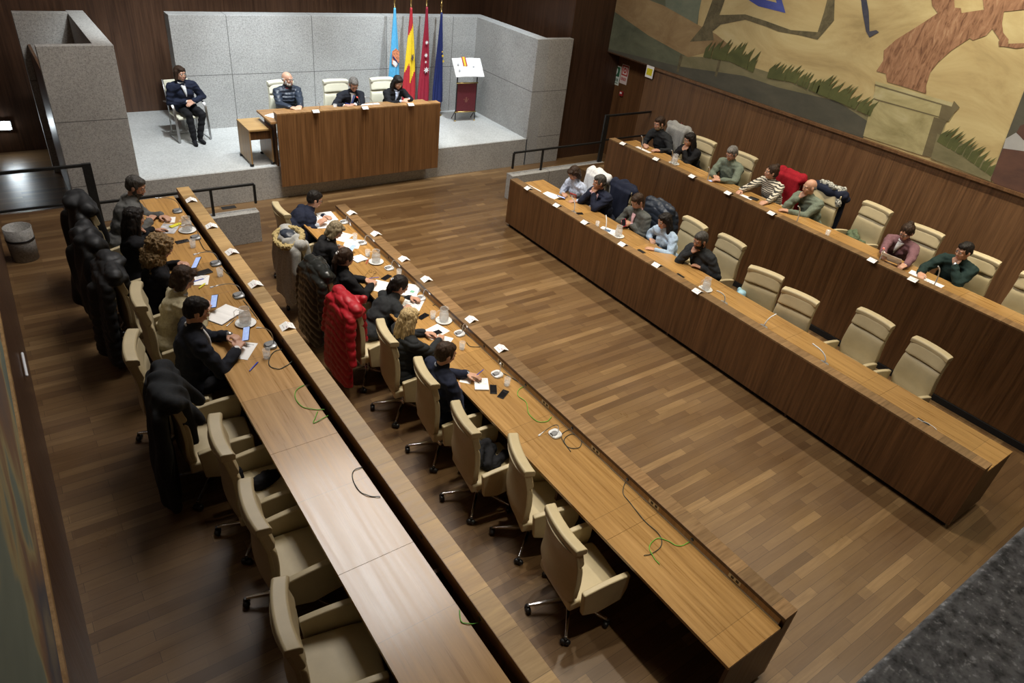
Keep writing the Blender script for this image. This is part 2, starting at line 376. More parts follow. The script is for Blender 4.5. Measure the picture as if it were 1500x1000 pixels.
# railings
def railing(label, x0, x1, xp, xe, y, s):
    t = thing('hand_railing', label, 'railing', ((x0+x1)/2, y, .515))
    o = V(t.location)
    def B(a, b): return MB().box(V(a)-o, V(b)-o)
    B((min(x0, xe), y-.018, .93), (max(x0, xe), y+.018, .965)).build('lower_rail', M['rail'], t, bevel=.003)
    B((xp-.018, y-.018, .515), (xp+.018, y+.018, .94)).build('post', M['rail'], t, bevel=.003)
    B((xe-.018, y-.018, .63), (xe+.018, y+.018, .94)).build('end_bar', M['rail'], t, bevel=.003)
    B((x0-.055, y-.022, .52), (x0+.055, y+.022, 1.52)).build('tall_post', M['rail'], t, bevel=.004)
    B((min(x0, x1), y-.018, 1.475), (max(x0, x1), y+.018, 1.515)).build('upper_rail', M['rail'], t, bevel=.003)
    B((min(x0, x1), y-.014, .97), (max(x0, x1), y+.014, 1.0)).build('middle_rail', M['rail'], t, bevel=.003)
railing('dark metal handrail on granite block at left, behind the man in grey jacket', .80, -.37, 2.33, 2.98, 10.47, 1)
railing('dark metal handrail on granite block at right, in front of the stage corner', 10.30, 11.59, 8.70, 7.98, 10.45, -1)

# ------------------------------------------------------------------ long desks
def desk(label, zf, xo, d, y0, y1, depth, gap, socks, holes, fm, bottom, strip=True, ledge_t=.022, lm='ledge_b'):
    """xo outer ledge face, d direction from ledge to the seats"""
    t = thing('council_desk', label, 'desk', (xo+d*.3, (y0+y1)/2, zf if zf == 0 else .0)); o = V(t.location)
    zw, zl = zf+.785, zf+.89
    xi = xo+d*.155; w0 = xi+d*gap; w1 = w0+d*depth
    def bd(mb, name, mats, **k): return mb.xf(Matrix.Translation(-o)).build(name, mats, t, **k)
    bd(MB().box((xo, y0, zl-ledge_t), (xi, y1, zl)), 'ledge', M[lm], bevel=.0015)
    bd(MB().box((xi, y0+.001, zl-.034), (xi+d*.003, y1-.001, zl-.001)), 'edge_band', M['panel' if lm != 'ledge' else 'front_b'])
    tb = MB(); y = y0
    while y < y1-.01:
        tb.box((w0, y+.001, zw-.03), (w1, min(y+1.31, y1)-.001, zw)); y += 1.31
    bd(tb, 'worktop', M['top'], bevel=.001)
    bd(MB().box((xo, y0, bottom+.065), (xo+d*.03, y1, zl-ledge_t)), 'front_panel', fm)
    bd(MB().box((xo+d*.06, y0+.04, bottom), (xo+d*.09, y1-.04, bottom+.065)), 'plinth', M['black'])
    bd(MB().box((xi-d*.02, y0+.03, zw-.02 if gap < .02 else zw-.02), (xi, y1-.03, zl-ledge_t)), 'upstand', M['oakv'] if gap < .02 else M['front'])
    if gap > .02: bd(MB().box((xi, y0, zw-.16), (w0, y1, zw-.15)).box((w0, y0, zw-.15), (w0+d*.01, y1, zw-.03)), 'cable_trough', M['black'])
    if strip and gap < .02: bd(MB().box((xi, y0+.03, zw+.0005), (xi+d*.006, y1-.03, zw+.012)), 'metal_strip', M['steel'])
    for ye, s in ((y0, 1), (y1, -1)):
        z0 = zf+.065
        xs_ = xo+d*.0305; zt_ = zl-ledge_t-.0005
        prof = [(xs_, z0), (w1-d*.02, z0), (w1-d*.02, zw-.0305), (xi-d*.0205, zw-.0305), (xi-d*.0205, zt_), (xs_, zt_)]
        bd(MB().prism([(x, ye, z) for x, z in prof], (0, s*.03, 0)), 'end_panel', M['panel'])
    n = 3
    for k in range(n):
        yy = y0+(y1-y0)*(k+1)/(n+1)
        bd(MB().box((xo+d*.03, yy, zf), (w1-d*.12, yy+.03, zw-.03)), 'support_panel', M['panel'])
    for px, py in socks:
        p = atx(px, py, xi); yy = p.y; zc = zw+.045
        s_ = bd(MB().box((xi, yy-.06, zc-.02), (xi+d*.004, yy+.06, zc+.02)), 'socket_plate', M['steel'])
        q = MB()
        for a in (-.03, .02): q.box((xi+d*.0041, yy+a-.012, zc-.012), (xi+d*.006, yy+a+.016, zc+.012))
        q.xf(Matrix.Translation(-o)).build('socket_insert', M['blk'], s_)
    for px, py in holes:
        p = atx(px, py, xi); yy = p.y
        q = MB(); q.lathe([(.001, 0), (.017, 0), (.017, .003), (.001, .003)], n=14); q.xf(Matrix.Rotation(pi/2*d, 4, 'Y')); q.xf(Matrix.Translation((xi+d*.0005, yy, zw+.05)))
        bd(q, 'cable_hole', M['blk'])
    return t
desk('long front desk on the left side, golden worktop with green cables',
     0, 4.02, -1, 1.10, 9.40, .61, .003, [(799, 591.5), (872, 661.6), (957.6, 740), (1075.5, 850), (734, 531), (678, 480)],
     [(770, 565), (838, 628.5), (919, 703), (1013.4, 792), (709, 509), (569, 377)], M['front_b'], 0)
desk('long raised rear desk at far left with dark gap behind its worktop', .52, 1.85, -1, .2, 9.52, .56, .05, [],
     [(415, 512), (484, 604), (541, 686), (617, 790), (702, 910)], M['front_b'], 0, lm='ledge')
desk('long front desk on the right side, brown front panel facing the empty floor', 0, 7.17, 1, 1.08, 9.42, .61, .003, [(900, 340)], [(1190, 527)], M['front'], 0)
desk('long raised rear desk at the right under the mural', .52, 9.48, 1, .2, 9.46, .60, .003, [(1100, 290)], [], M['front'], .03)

# dais desk
t = thing('presiding_desk', 'tall wooden presiding desk hung over the front edge of the stage', 'desk', (5.5, 12.2, .6)); o = V(t.location)
def bd(mb, name, mats, **k): return mb.xf(Matrix.Translation(-o)).build(name, mats, t, **k)
bd(MB().box((3.87, 11.83, .27), (7.10, 11.87, 1.555)), 'front_panel', M['front_b'])
bd(MB().box((3.87, 11.83, 1.555), (7.10, 12.0, 1.58)), 'ledge', M['dledge'], bevel=.0015)
bd(MB().box((3.87, 11.87, 1.46), (7.10, 11.99, 1.555)), 'upstand', M['front'])
bd(MB().box((3.77, 11.87, 1.40), (7.14, 12.62, 1.435)), 'worktop', M['dtop'], bevel=.001)
bd(MB().box((3.87, 12.0, .604), (3.90, 12.55, 1.40)), 'side_panel', M['front']); bd(MB().box((7.07, 12.0, .604), (7.10, 12.55, 1.40)), 'side_panel', M['front'])
# small pedestal table on castors
t = thing('side_table', 'light oak side table on castors beside the presiding desk', 'table', (3.66, 12.42, .604)); o = V(t.location)
x0, x1, y0, y1 = 3.44, 3.84, 12.06, 12.74
bd(MB().box((x0, y0, 1.235), (x1, y1, 1.265)), 'tabletop', M['oak'], bevel=.002)
for x in (x0, x1-.025): bd(MB().box((x, y0+.01, .66), (x+.025, y1-.01, 1.235)), 'side_panel', M['oakv'], bevel=.001)
bd(MB().box((x0+.025, y0+.03, 1.08), (x1-.025, y0+.05, 1.235)), 'apron', M['front'])
for x in (x0+.012, x1-.012):
    for y in (y0+.05, y1-.05):
        bd(MB().cap((x-.012, y, .632), (x+.012, y, .632), .026, n=12), 'castor', M['blk'])

# wall signs in the recess
def sign(label, px0, py0, px1, py1, col, kind):
    xs = 11.998; a = atx(px0, py0, xs); yy0 = a.y; b = atx(px1, py1, xs); yy1 = b.y
    yc = (yy0+yy1)/2; w = abs(yy0-yy1)*.46; zc = (a.z+b.z)/2; h = .21
    t = thing('safety_sign', label, 'sign', (xs, yc, zc))
    cm = plain('sign_'+kind, col, .5, var=.03); wm = plain('sign_bg_'+kind, (.62, .68, .62) if kind == 'green' else (.68, .58, .55), .5, var=.03)
    MB().box((-.006, -w, -h), (0, w, h)).build('plate', wm, t)
    if kind == 'green':
        q = MB().box((-.008, -w*.82, -.02), (-.0062, w*.82, h*.9)).build('pictogram_field', cm, t)
        f = MB(); f.prism([(-.0095, .03, .0), (-.0095, -.01, .02), (-.0095, -.035, .07), (-.0095, -.03, .13), (-.0095, .01, .16), (-.0095, .012, .12), (-.0095, .03, .10)], (.001, 0, 0)); f.box((-.0095, .045, .0), (-.0085, .055, .15)); f.build('pictogram', wm, t)
        g = MB()
        for k in range(5): g.box((-.0082, w*.7-k*w*.3, -h*.62), (-.0064, w*.52-k*w*.3, -h*.3))
        g.box((-.0082, -w*.75, -h*.82), (-.0064, w*.75, -h*.74)); g.build('lettering', cm, t)
    else:
        q = MB()
        q.box((-.008, -w*.85, h*.78), (-.0062, w*.85, h*.92)); q.box((-.008, -w*.85, -.03), (-.0062, w*.85, .0)); q.box((-.008, -w*.85, 0), (-.0062, -w*.6, h*.8)); q.box((-.008, w*.6, 0), (-.0062, w*.85, h*.8)); q.build('pictogram_frame', cm, t)
        r = []
        for rr in (.052, .022): r.append([(-.0085, rr*cos(2*pi*k/20), .085+rr*1.15*sin(2*pi*k/20)) for k in range(20)])
        MB().rings(r, smooth=False, cap=False).build('pictogram', cm, t)
        g = MB()
        for k in range(6): g.box((-.0082, w*.75-k*w*.25, -h*.66), (-.0064, w*.6-k*w*.25, -h*.34))
        g.build('lettering', cm, t)
sign('green evacuation sign on dark recess wall, left of the red sign', 897, 110, 909, 110, (.03, .12, .06), 'green')
sign('red fire alarm sign on dark recess wall, right of the green sign', 909, 110, 921, 108, (.42, .04, .03), 'red')
p = atx(911, 137, 11.99); t = thing('fire_alarm_button', 'small red alarm button box below the safety signs', 'alarm button', (12.0, p.y, p.z))
MB().box((-.05, -.05, -.05), (0, .05, .05)).build('box', plain('alarm_red', (.35, .03, .03), .4), t, bevel=.004)
MB().box((-.055, -.03, .0), (-.0502, .03, .035)).build('cover_label', M['paper'], t)
p = atx(952, 104.5, 11.55)
t = thing('notice_sheet', 'white notice with yellow square on the end of the wall trim', 'notice', (11.548, p.y, p.z))
MB().box((-.004, -.11, -.13), (0, .11, .11)).build('sheet', M['paper'], t); MB().box((-.006, -.075, -.08), (-.0042, .085, .055)).build('yellow_square', plain('notice_yellow', (.7, .62, .02), .6), t)
p = atx(33, 534, -.37); tag(MB().cap((0, -.19, 0), (0, .19, .0), .012, n=8).build('wall_bar', M['whitep'], loc=(-.355, p.y, p.z)), 'small white bar fixed low on the left wood wall', 'fixture')  # white bar on the wall, use unknown

# painted mural on the right wall (flat paint layers on the plaster)
XM = 11.599
def paint(stops, scale=(1, .5, 1), nscale=2.5, dist=.5, name='paint', rough=.75):
    mt, nt, P = nm(name); v = coords(nt, scale); n = noise_(nt, v, nscale, 6, .65, dist)
    L(nt, ramp(nt, n, stops), P.inputs['Base Color']); P.inputs['Roughness'].default_value = rough; return mt
mm = [paint([(.3, (.33, .25, .11)), (.45, (.47, .36, .17)), (.6, (.56, .46, .23)), (.75, (.62, .53, .3))], (1, .35, .9), 1.5, .9, 'mural_sand'),
      paint([(.3, (.07, .08, .05)), (.7, (.15, .16, .1))], name='mural_greygreen'),
      paint([(.3, (.14, .13, .065)), (.7, (.25, .22, .12))], name='mural_olive'),
      paint([(.3, (.06, .06, .045)), (.7, (.1, .095, .07))], name='mural_slate'),
      paint([(.3, (.2, .12, .05)), (.7, (.36, .26, .13))], name='mural_board'),
      paint([(.3, (.07, .06, .03)), (.7, (.18, .15, .08))], (1, 3, 3), 3, name='mural_limb'),
      paint([(.4, (.05, .07, .3)), (.6, (.08, .11, .42))], name='mural_blue'),
      paint([(.4, (.03, .035, .07)), (.6, (.07, .07, .09))], name='mural_ink'),
      paint([(.33, (.11, .045, .022)), (.45, (.25, .125, .065)), (.58, (.34, .18, .1)), (.7, (.42, .26, .15))], (1, 6, 1.6), 3.0, .8, 'mural_bark'),
      paint([(.3, (.24, .21, .09)), (.55, (.42, .37, .19)), (.75, (.52, .48, .3))], name='mural_stone'),
      paint([(.3, (.1, .08, .04)), (.7, (.18, .15, .08))], name='mural_stone_dark'),
      paint([(.3, (.055, .065, .02)), (.7, (.13, .14, .045))], name='mural_grass'),
      paint([(.3, (.3, .31, .32)), (.7, (.42, .42, .42))], name='mural_pale'),
      paint([(.3, (.06, .03, .025)), (.7, (.13, .06, .04))], name='mural_umber'),
      paint([(.3, (.12, .15, .11)), (.7, (.2, .22, .15))], name='mural_teal')]
mu = MB(); layer = [0]
def poly(pts, mat, lay=None):
    layer[0] += 1; x = XM-.0006*layer[0] if lay is None else XM-.0006*lay
    P_ = []
    for px, py in pts:
        q = atx(px, py, 11.6); P_.append((x, q.y, max(q.z, 2.39)))
    mu.add(P_, [list(range(len(P_)))], mat)
mu.add([(XM, -1.5, 2.388), (XM, 12.12, 2.388), (XM, 12.12, 8.6), (XM, -1.5, 8.6)], [(0, 1, 2, 3)], 0)
def o4(l): return [(840+x/4.1667, y/4.1667) for x, y in l]
def o5(l): return [(1140+x/4.1667, y/4.1667) for x, y in l]
poly([(896, -60), (1032, -60), (1022, 37), (1049, 55), (1008, 84), (989, 103), (962, 97), (889, 73)], 1)
poly([(974, -60), (1040, -60), (1020, 37), (975, 12)], 14)
poly([(998, 82), (1060, 85), (1140, 110), (1200, 124), (1276, 158), (1272, 180), (1226, 150), (1140, 130), (1090, 113), (994, 100)], 2)
poly([(889, 71), (994, 97), (1090, 111), (1140, 128), (1226, 148), (1272, 178), (1264, 204), (1140, 168), (955, 106), (887, 80)], 3)
poly([(898, -20), (972, 8), (1022, 36), (1049, 50), (1071, 68), (1051, 73), (1008, 84), (950, 52), (896, 14)], 4)
poly([(997, 79), (1001, 82), (994, 106), (991, 105)], 5); poly([(1057, 70), (1061, 71), (1050, 113), (1047, 111)], 5)
poly([(1078, -12), (1142, -12), (1151, 19), (1111, 9)], 6); poly([(1118, -6), (1135, -6), (1138, 4), (1122, 0)], 0)
poly([(1044, 0), (1050, -30), (1072, -30), (1062, 0), (1054, 22), (1092, 21), (1123, 31), (1159, 44), (1198, 47), (1207, 19), (1212, 0), (1216, -30), (1230, -30), (1223, 0), (1222, 30), (1198, 58), (1174, 52), (1140, 46), (1123, 39), (1092, 29), (1056, 36), (1044, 46), (1046, 59), (1011, 61), (1030, 38)], 5)
poly([(1259, -20), (1267, -20), (1270, 0), (1273, 17), (1274, 46), (1284, 44), (1288, 47), (1274, 55), (1269, 46), (1264, 19)], 7)
poly([(1361, -30), (1400, -30), (1398, 0), (1399, 11), (1408, 12), (1409, 19), (1442, 14), (1440, 0), (1438, -30), (1560, -30), (1560, 12), (1500, 14), (1471, 17), (1468, 34), (1470, 48), (1478, 58), (1476, 64), (1505, 63), (1520, 66), (1490, 71), (1464, 67), (1466, 60), (1454, 42), (1445, 52), (1426, 59), (1421, 56), (1394, 74), (1375, 91), (1363, 106), (1357, 125), (1357, 137), (1318, 125), (1300, 120), (1298, 108), (1284, 104), (1294, 89), (1295, 74), (1313, 58), (1337, 43), (1356, 31), (1374, 19), (1366, 8)], 8)
poly([(1463, 60), (1471, 58), (1478, 62), (1472, 68), (1464, 68)], 8)
poly(o5([(590, 560), (1045, 690), (960, 960), (880, 948), (520, 830)]), 9)
poly(o5([(960, 690), (1045, 720), (1020, 760), (935, 960), (880, 948)]), 10)
poly(o5([(595, 495), (1080, 630), (1110, 655), (1075, 690), (1045, 740), (590, 610)]), 9)
poly(o5([(1000, 640), (1060, 650), (1075, 615), (1110, 655), (1075, 690), (1040, 740), (980, 720)]), 10)
poly(o5([(590, 600), (1000, 715), (1000, 722), (588, 608)]), 10); poly(o5([(592, 512), (1060, 650), (1058, 658), (592, 522)]), 10)
poly([(1374, 196), (1420, 214), (1460, 250), (1452, 266), (1364, 232)], 2)
layer[0] += 1; base = layer[0]
gl = random.Random(3)
def grass(line, n, vx, vy):
    for k in range(n):
        t_ = (k+gl.random()*.6)/n*(len(line)-1); i = min(int(t_), len(line)-2); f = t_-i
        bx = line[i][0]*(1-f)+line[i+1][0]*f; by = line[i][1]*(1-f)+line[i+1][1]*f
        s = .7+gl.random()*.6; a, b = vx*s, vy*s*(.8+gl.random()*.4)
        w = 1.3+gl.random()*1.0
        poly([(bx-w, by+1), (bx+w, by+3), (bx+w*.8+a*.4, by+b*.5), (bx+a, by+b), (bx-w*.6+a*.25, by+b*.55)], 11, base+1+(k % 5))
grass([(1032, 82), (1070, 88), (1105, 105)], 22, 12, -22); grass([(1125, 112), (1160, 118), (1205, 138)], 22, 14, -20)
grass([(1195, 134), (1235, 150), (1275, 168)], 24, 17, -19); grass([(1374, 206), (1410, 226), (1452, 256)], 22, 19, -19)
layer[0] = base+6
poly([(1504, 125), (1600, 120), (1600, 330), (1500, 297), (1452, 280), (1452, 262), (1474, 203)], 3)
poly([(1489, 194), (1500, 204), (1560, 230), (1560, 240), (1500, 221), (1470, 217), (1474, 203)], 12)
poly([(1495, 184), (1530, 170), (1560, 225), (1500, 205), (1490, 194)], 13); poly([(1470, 217), (1500, 221), (1600, 245), (1600, 330), (1452, 280), (1452, 262)], 13)
o = mu.build('wall_right_mural', mm); struct(o)
# ------------------------------------------------------------------ swivel armchairs (local +X is forward, origin on the floor under the hub)
def interp(t, tab):
    for (a, va), (b, vb) in zip(tab, tab[1:]):
        if t <= b: 
            f = (t-a)/(b-a) if b > a else 0
            f = max(0, min(1, f)); return va+(vb-va)*f
    return tab[-1][1]
def smoothtab(t, tab):
    h = .03; return (interp(t-h, tab)+2*interp(t, tab)+interp(t+h, tab))/4
BW = [(.26, .05), (.32, .115), (.40, .19), (.52, .262), (.62, .272), (.75, .262), (.95, .25), (1.10, .25)]
BX = [(.28, -.10), (.36, -.16), (.46, -.215), (.58, -.235), (.72, -.225), (.9, -.235), (1.10, -.285)]
def make_chair(kind='beige'):
    Lm, Ls = (M['leather'], M['leather_d']) if kind == 'beige' else (M['cream'], M['cream'])
    t = thing('swivel_armchair', 'x', 'chair')
    # outer back shell
    rr = []
    for i in range(23):
        z = .265+(1.07-.265)*i/22; w = smoothtab(z, BW); x = smoothtab(z, BX); ring = []
        n = 9
        for j in range(n): 
            a = -1+2*j/(n-1); ring.append(V((x-.028+.05*abs(a)**2.2*(1 if z > .45 else .6), w*a, z)))
        for j in range(n):
            a = 1-2*j/(n-1); ring.append(V((x+.0+.05*abs(a)**2.2*(1 if z > .45 else .6), (w-.004)*a, z)))
        rr.append(ring)
    MB().rings(rr).build('back_shell', Ls, t, bevel=.006, smooth='auto')
    # front pads
    def pad(name, z0, z1, th, wf, n=12, roll=0):
        rr = []
        for i in range(n+1):
            f = i/n; z = z0+(z1-z0)*f; w = smoothtab(min(z, 1.09), BW)*wf; x = smoothtab(min(z, 1.10), BX)-.04*max(0, z-1.10)/.05*.3
            e = min(1, 6*min(f, 1-f)+.35) ** .5; ring = []
            for j in range(15):
                a = -1+2*j/14; ring.append(V((x+.004+.03*abs(a)**2.2, w*a, z)))
            for j in range(15):
                a = 1-2*j/14; ring.append(V((x+.004+th*e*(1-.35*abs(a)**6)+.03*abs(a)**2.2, w*a, z)))
            rr.append(ring)
        MB().rings(rr).build(name, Lm, t, bevel=.01, seg=3, smooth='auto')
    pad('back_cushion', .44, .905, .075, .97); pad('headrest', .91, 1.10, .085, .985)
    rr = []
    for i in range(2):
        pass
    # squared top roll
    rr = []
    for j in range(9):
        a = -1+2*j/8; yy = a*.252; xo = .03*abs(a)**2.2-.275; ring = []
        for dx, dz in ((-.018, 1.075), (-.018, 1.128), (-.004, 1.142), (.075, 1.132), (.088, 1.115), (.085, 1.07)): ring.append(V((xo+dx, yy, dz-.006*abs(a)**6)))
        rr.append(ring)
    MB().rings(rr).build('top_roll', Lm, t, bevel=.008, seg=2, smooth='auto')
    # seat
    s_ = MB(); rr = []
    for i in range(9):
        f = i/8; x = -.20+.53*f; ring = []
        h = .115-.03*f; top = .475+.008*sin(f*pi)-.012*max(0, f-.8)/.2
        for j in range(9): a = -1+j/4; ring.append(V((x, .25*a, top-.02*abs(a)**6)))
        for j in range(9): a = 1-j/4; ring.append(V((x, .25*a, top-h)))
        rr.append(ring)
    s_.rings(rr).build('seat', Lm, t, bevel=.018, seg=3, smooth='auto')
    # arm panels, higher at the front, curved top
    for s in (-1, 1):
        prof = []
        for i in range(9): f = i/8; prof.append((-.13+.44*f, .605+.055*sin(f*pi*.55)))
        prof += [(.315, .50), (.28, .36), (.05, .30), (-.10, .34)]
        MB().prism([(x, s*.262, z) for x, z in prof], (0, s*.052, 0)).build('armrest', Lm, t, bevel=.012, seg=3, smooth='auto')
    # column and base
    MB().lathe([(.001, .10), (.03, .10), (.03, .24), (.022, .245), (.022, .36), (.001, .36)], n=16).build('column', M['chrome'], t)
    MB().box((-.12, -.09, .335), (.14, .09, .37)).build('seat_mechanism', M['blk'], t, bevel=.01)
    hb = MB().lathe([(.001, .085), (.042, .085), (.046, .12), (.03, .135), (.001, .135)], n=16).build('hub', M['chrome'], t)
    for k in range(5):
        a = 2*pi*k/5+.35; d = V((cos(a), sin(a), 0)); q = V((-d.y, d.x, 0)); rr = []
        for f, w, h, z in ((.03, .022, .018, .108), (.2, .018, .014, .098), (.36, .013, .010, .082)):
            c = d*f+V((0, 0, z)); rr.append([c+q*w*sx+V((0, 0, h*sz)) for sx, sz in ((-1, -1), (1, -1), (.8, 1), (-.8, 1))])
        leg = MB().rings(rr, smooth=False).build('base_leg', M['chrome'], t, bevel=.004)
        cc = d*.362; w = MB()
        for s in (-1, 1): w.cap(cc+q*s*.016+V((.0, 0, .028))-q*.004, cc+q*s*.016+V((0, 0, .028))+q*.004, .027, n=12)
        w.box(cc+V((-.012, -.012, .03)), cc+V((.012, .012, .078))); w.build('castor', M['blk'], leg)
    return t
proto = {'beige': make_chair('beige'), 'cream': make_chair('cream')}; used = {}
SH = {}; CH = {}
def chair(key, x, y, zf, rot, label, group, kind='beige'):
    p = proto[kind]
    if kind not in used: used[kind] = 1; o = p; o.location = (x, y, zf); o.rotation_euler.z = rot
    else: o = dup(p, (x, y, zf), rot)
    o['label'] = label; o['group'] = group; CH[key] = (x, y, zf, rot); return o
ZB = .521
gBL, gFL, gFR, gBR = 'beige armchairs behind the rear left desk', 'beige armchairs behind the front left desk', 'beige armchairs behind the front right desk', 'beige armchairs behind the rear right desk'
HBL, HFL, HFR, HBR = .86, 3.0, 8.22, 10.62
chair('BL1', .80, 8.86, ZB, .05, 'beige armchair of man in grey jacket, almost hidden by hanging black coat', gBL)
chair('BL2', .72, 7.92, ZB, .05, 'beige armchair of long dark-haired woman, covered by black puffer coat', gBL)
chair('BL3', .78, 7.10, ZB, 0, 'beige armchair behind the curly blonde woman, covered by dark padded coat', gBL)
chair('BL4', .88, 6.42, ZB, -.12, 'beige armchair with bare back, of the woman in cream jumper', gBL)
chair('BL5', .66, 5.56, ZB, -.2, 'beige armchair pulled back behind the man in dark suit at left', gBL)
chair('BL6', .80, 4.88, ZB, -.1, 'beige armchair hidden under long dark overcoat beside the man in suit', gBL)
chair('BL7', .97, 4.13, ZB, -.1, 'empty beige armchair with dark cap on its seat, at rear left desk', gBL)
chair('BL8', .96, 3.36, ZB, -.08, 'empty beige armchair second from bottom of the photo at rear left desk', gBL)
chair('BL9', .85, 2.45, ZB, -.2, 'empty beige armchair at the bottom edge of the photo, rear left desk', gBL)
chair('FL1', 3.13, 9.05, 0, .0, 'beige armchair with bare back at far end of front left desk', gFL)
chair('FL2', 2.98, 8.12, 0, .05, 'beige armchair under grey coat with fur hood', gFL)
chair('FL3', 2.95, 7.2, 0, .05, 'beige armchair under shiny black padded coat', gFL)
chair('FL4', 2.95, 6.34, 0, .0, 'beige armchair under bright red padded coat', gFL)
chair('FL5', 3.04, 5.56, 0, -.15, 'beige armchair behind the long-haired blonde woman', gFL)
chair('FL6', 3.06, 4.74, 0, -.15, 'beige armchair behind the man in navy suit with notepad, front left desk', gFL)
chair('FL7', 3.03, 3.95, 0, -.15, 'empty beige armchair with crumpled black cloth on its seat', gFL)
chair('FL8', 3.2, 3.28, 0, -.32, 'empty beige armchair turned a little, second nearest camera at front left desk', gFL)
chair('FL9', 3.02, 2.46, 0, -.15, 'empty beige armchair nearest the camera at front left desk', gFL)
chair('FR1', 8.25, 8.55, 0, pi, 'beige armchair of the woman in pale patterned blouse, under white coat', gFR)
chair('FR2', 8.30, 7.92, 0, pi, 'beige armchair of the man in navy suit at front right desk, under dark coat', gFR)
chair('FR3', 8.28, 7.05, 0, pi, 'beige armchair of the man in grey blazer, under dark blue padded jacket', gFR)
chair('FR4', 8.38, 6.35, 0, pi-.1, 'beige armchair behind the woman in light blue top', gFR)
chair('FR5', 8.42, 5.62, 0, pi-.05, 'beige armchair beside the bearded man in dark zip jumper, wide back visible', gFR)
chair('FR6', 8.02, 4.60, 0, pi+.30, 'empty beige armchair turned sideways with light blue bag beside it', gFR)
chair('FR7', 7.90, 3.98, 0, pi+.16, 'second empty beige armchair from the stage, front right desk', gFR)
chair('FR8', 8.36, 3.20, 0, pi-.05, 'third empty beige armchair from the stage, front right desk', gFR)
chair('FR9', 8.34, 2.46, 0, pi-.14, 'empty beige armchair nearest the camera at front right desk', gFR)
chair('BR1', 10.66, 9.0, ZB, pi, 'beige armchair under grey coat with red strap, rear right desk', gBR)
chair('BR2', 10.58, 8.22, ZB, pi+.05, 'beige armchair behind dark-haired woman with hands at her mouth', gBR)
chair('BR3', 10.66, 7.33, ZB, pi, 'beige armchair behind grey-haired man in green jacket', gBR)
chair('BR4', 10.6, 6.32, ZB, pi, 'beige armchair under red coat behind woman in striped jumper', gBR)
chair('BR5', 10.6, 5.55, ZB, pi, 'beige armchair with patterned scarf and dark coat on its back', gBR)
chair('BR6', 10.78, 4.80, ZB, pi-.1, 'empty beige armchair with green scarf on its seat, rear right desk', gBR)
chair('BR7', 10.66, 3.90, ZB, pi+.05, 'beige armchair behind the woman in mauve cardigan', gBR)
chair('BR8', 10.5, 3.02, ZB, pi+.1, 'beige armchair behind the man in dark green jumper', gBR)
chair('BR9', 10.55, 2.25, ZB, pi+.1, 'beige armchair at right edge of the photo with olive jacket', gBR)
gD = 'cream armchairs behind the presiding desk'
chair('D1', 4.50, 13.12, .604, -pi/2+.12, 'cream armchair behind bald bearded man on stage', gD, 'cream')
chair('D2', 5.52, 13.0, .604, -pi/2, 'cream armchair behind grey-haired man in suit at the middle of the stage desk', gD, 'cream')
chair('D3', 6.50, 12.98, .604, -pi/2, 'cream armchair behind dark-haired woman on stage', gD, 'cream')

# visitor chair of the attendant: bent flat steel arms
def visitor_chair():
    t = thing('visitor_chair', 'steel-framed visitor chair with white seat on stage, used by the attendant', 'chair', (2.88, 13.98, .604), -pi/2+.12)
    for s in (-1, 1):
        pts = []
        path = [(.29, .012), (.27, .2), (.245, .45), (.225, .60), (.17, .665), (.05, .675), (-.10, .66), (-.24, .64)]
        a = [V((x, s*.285-.014, z)) for x, z in path]
        rr = []
        for i, (x, z) in enumerate(path):
            dx = path[min(i+1, 7)][0]-path[max(i-1, 0)][0]; dz = path[min(i+1, 7)][1]-path[max(i-1, 0)][1]
            l = math.hypot(dx, dz); nx, nz = -dz/l*.007, dx/l*.007
            rr.append([V((x+nx, s*.285-.02, z+nz)), V((x+nx, s*.285+.02, z+nz)), V((x-nx, s*.285+.02, z-nz)), V((x-nx, s*.285-.02, z-nz))])
        MB().rings(rr, smooth=False).build('arm_frame', M['steel'], t, bevel=.002)
        MB().tube([(.29, s*.285, .015), (-.22, s*.285, .015), (-.25, s*.24, .06), (-.2, s*.24, .42)], .011).build('rear_leg', M['steel'], t)
        MB().tube([(-.2, s*.235, .42), (-.25, s*.235, .7), (-.33, s*.235, 1.0)], .011).build('back_post', M['steel'], t)
    MB().tube([(-.22, -.285, .015), (-.22, .285, .015)], .010).build('floor_bar', M['steel'], t)
    MB().box((-.2, -.24, .41), (.26, .24, .455)).build('seat', M['cream'], t, bevel=.015)
    MB().prism([(-.235, -.22, .56), (-.235, .22, .56), (-.325, .22, .99), (-.325, -.22, .99)], (.025, 0, .005)).build('backrest', M['cream'], t, bevel=.008)
visitor_chair()

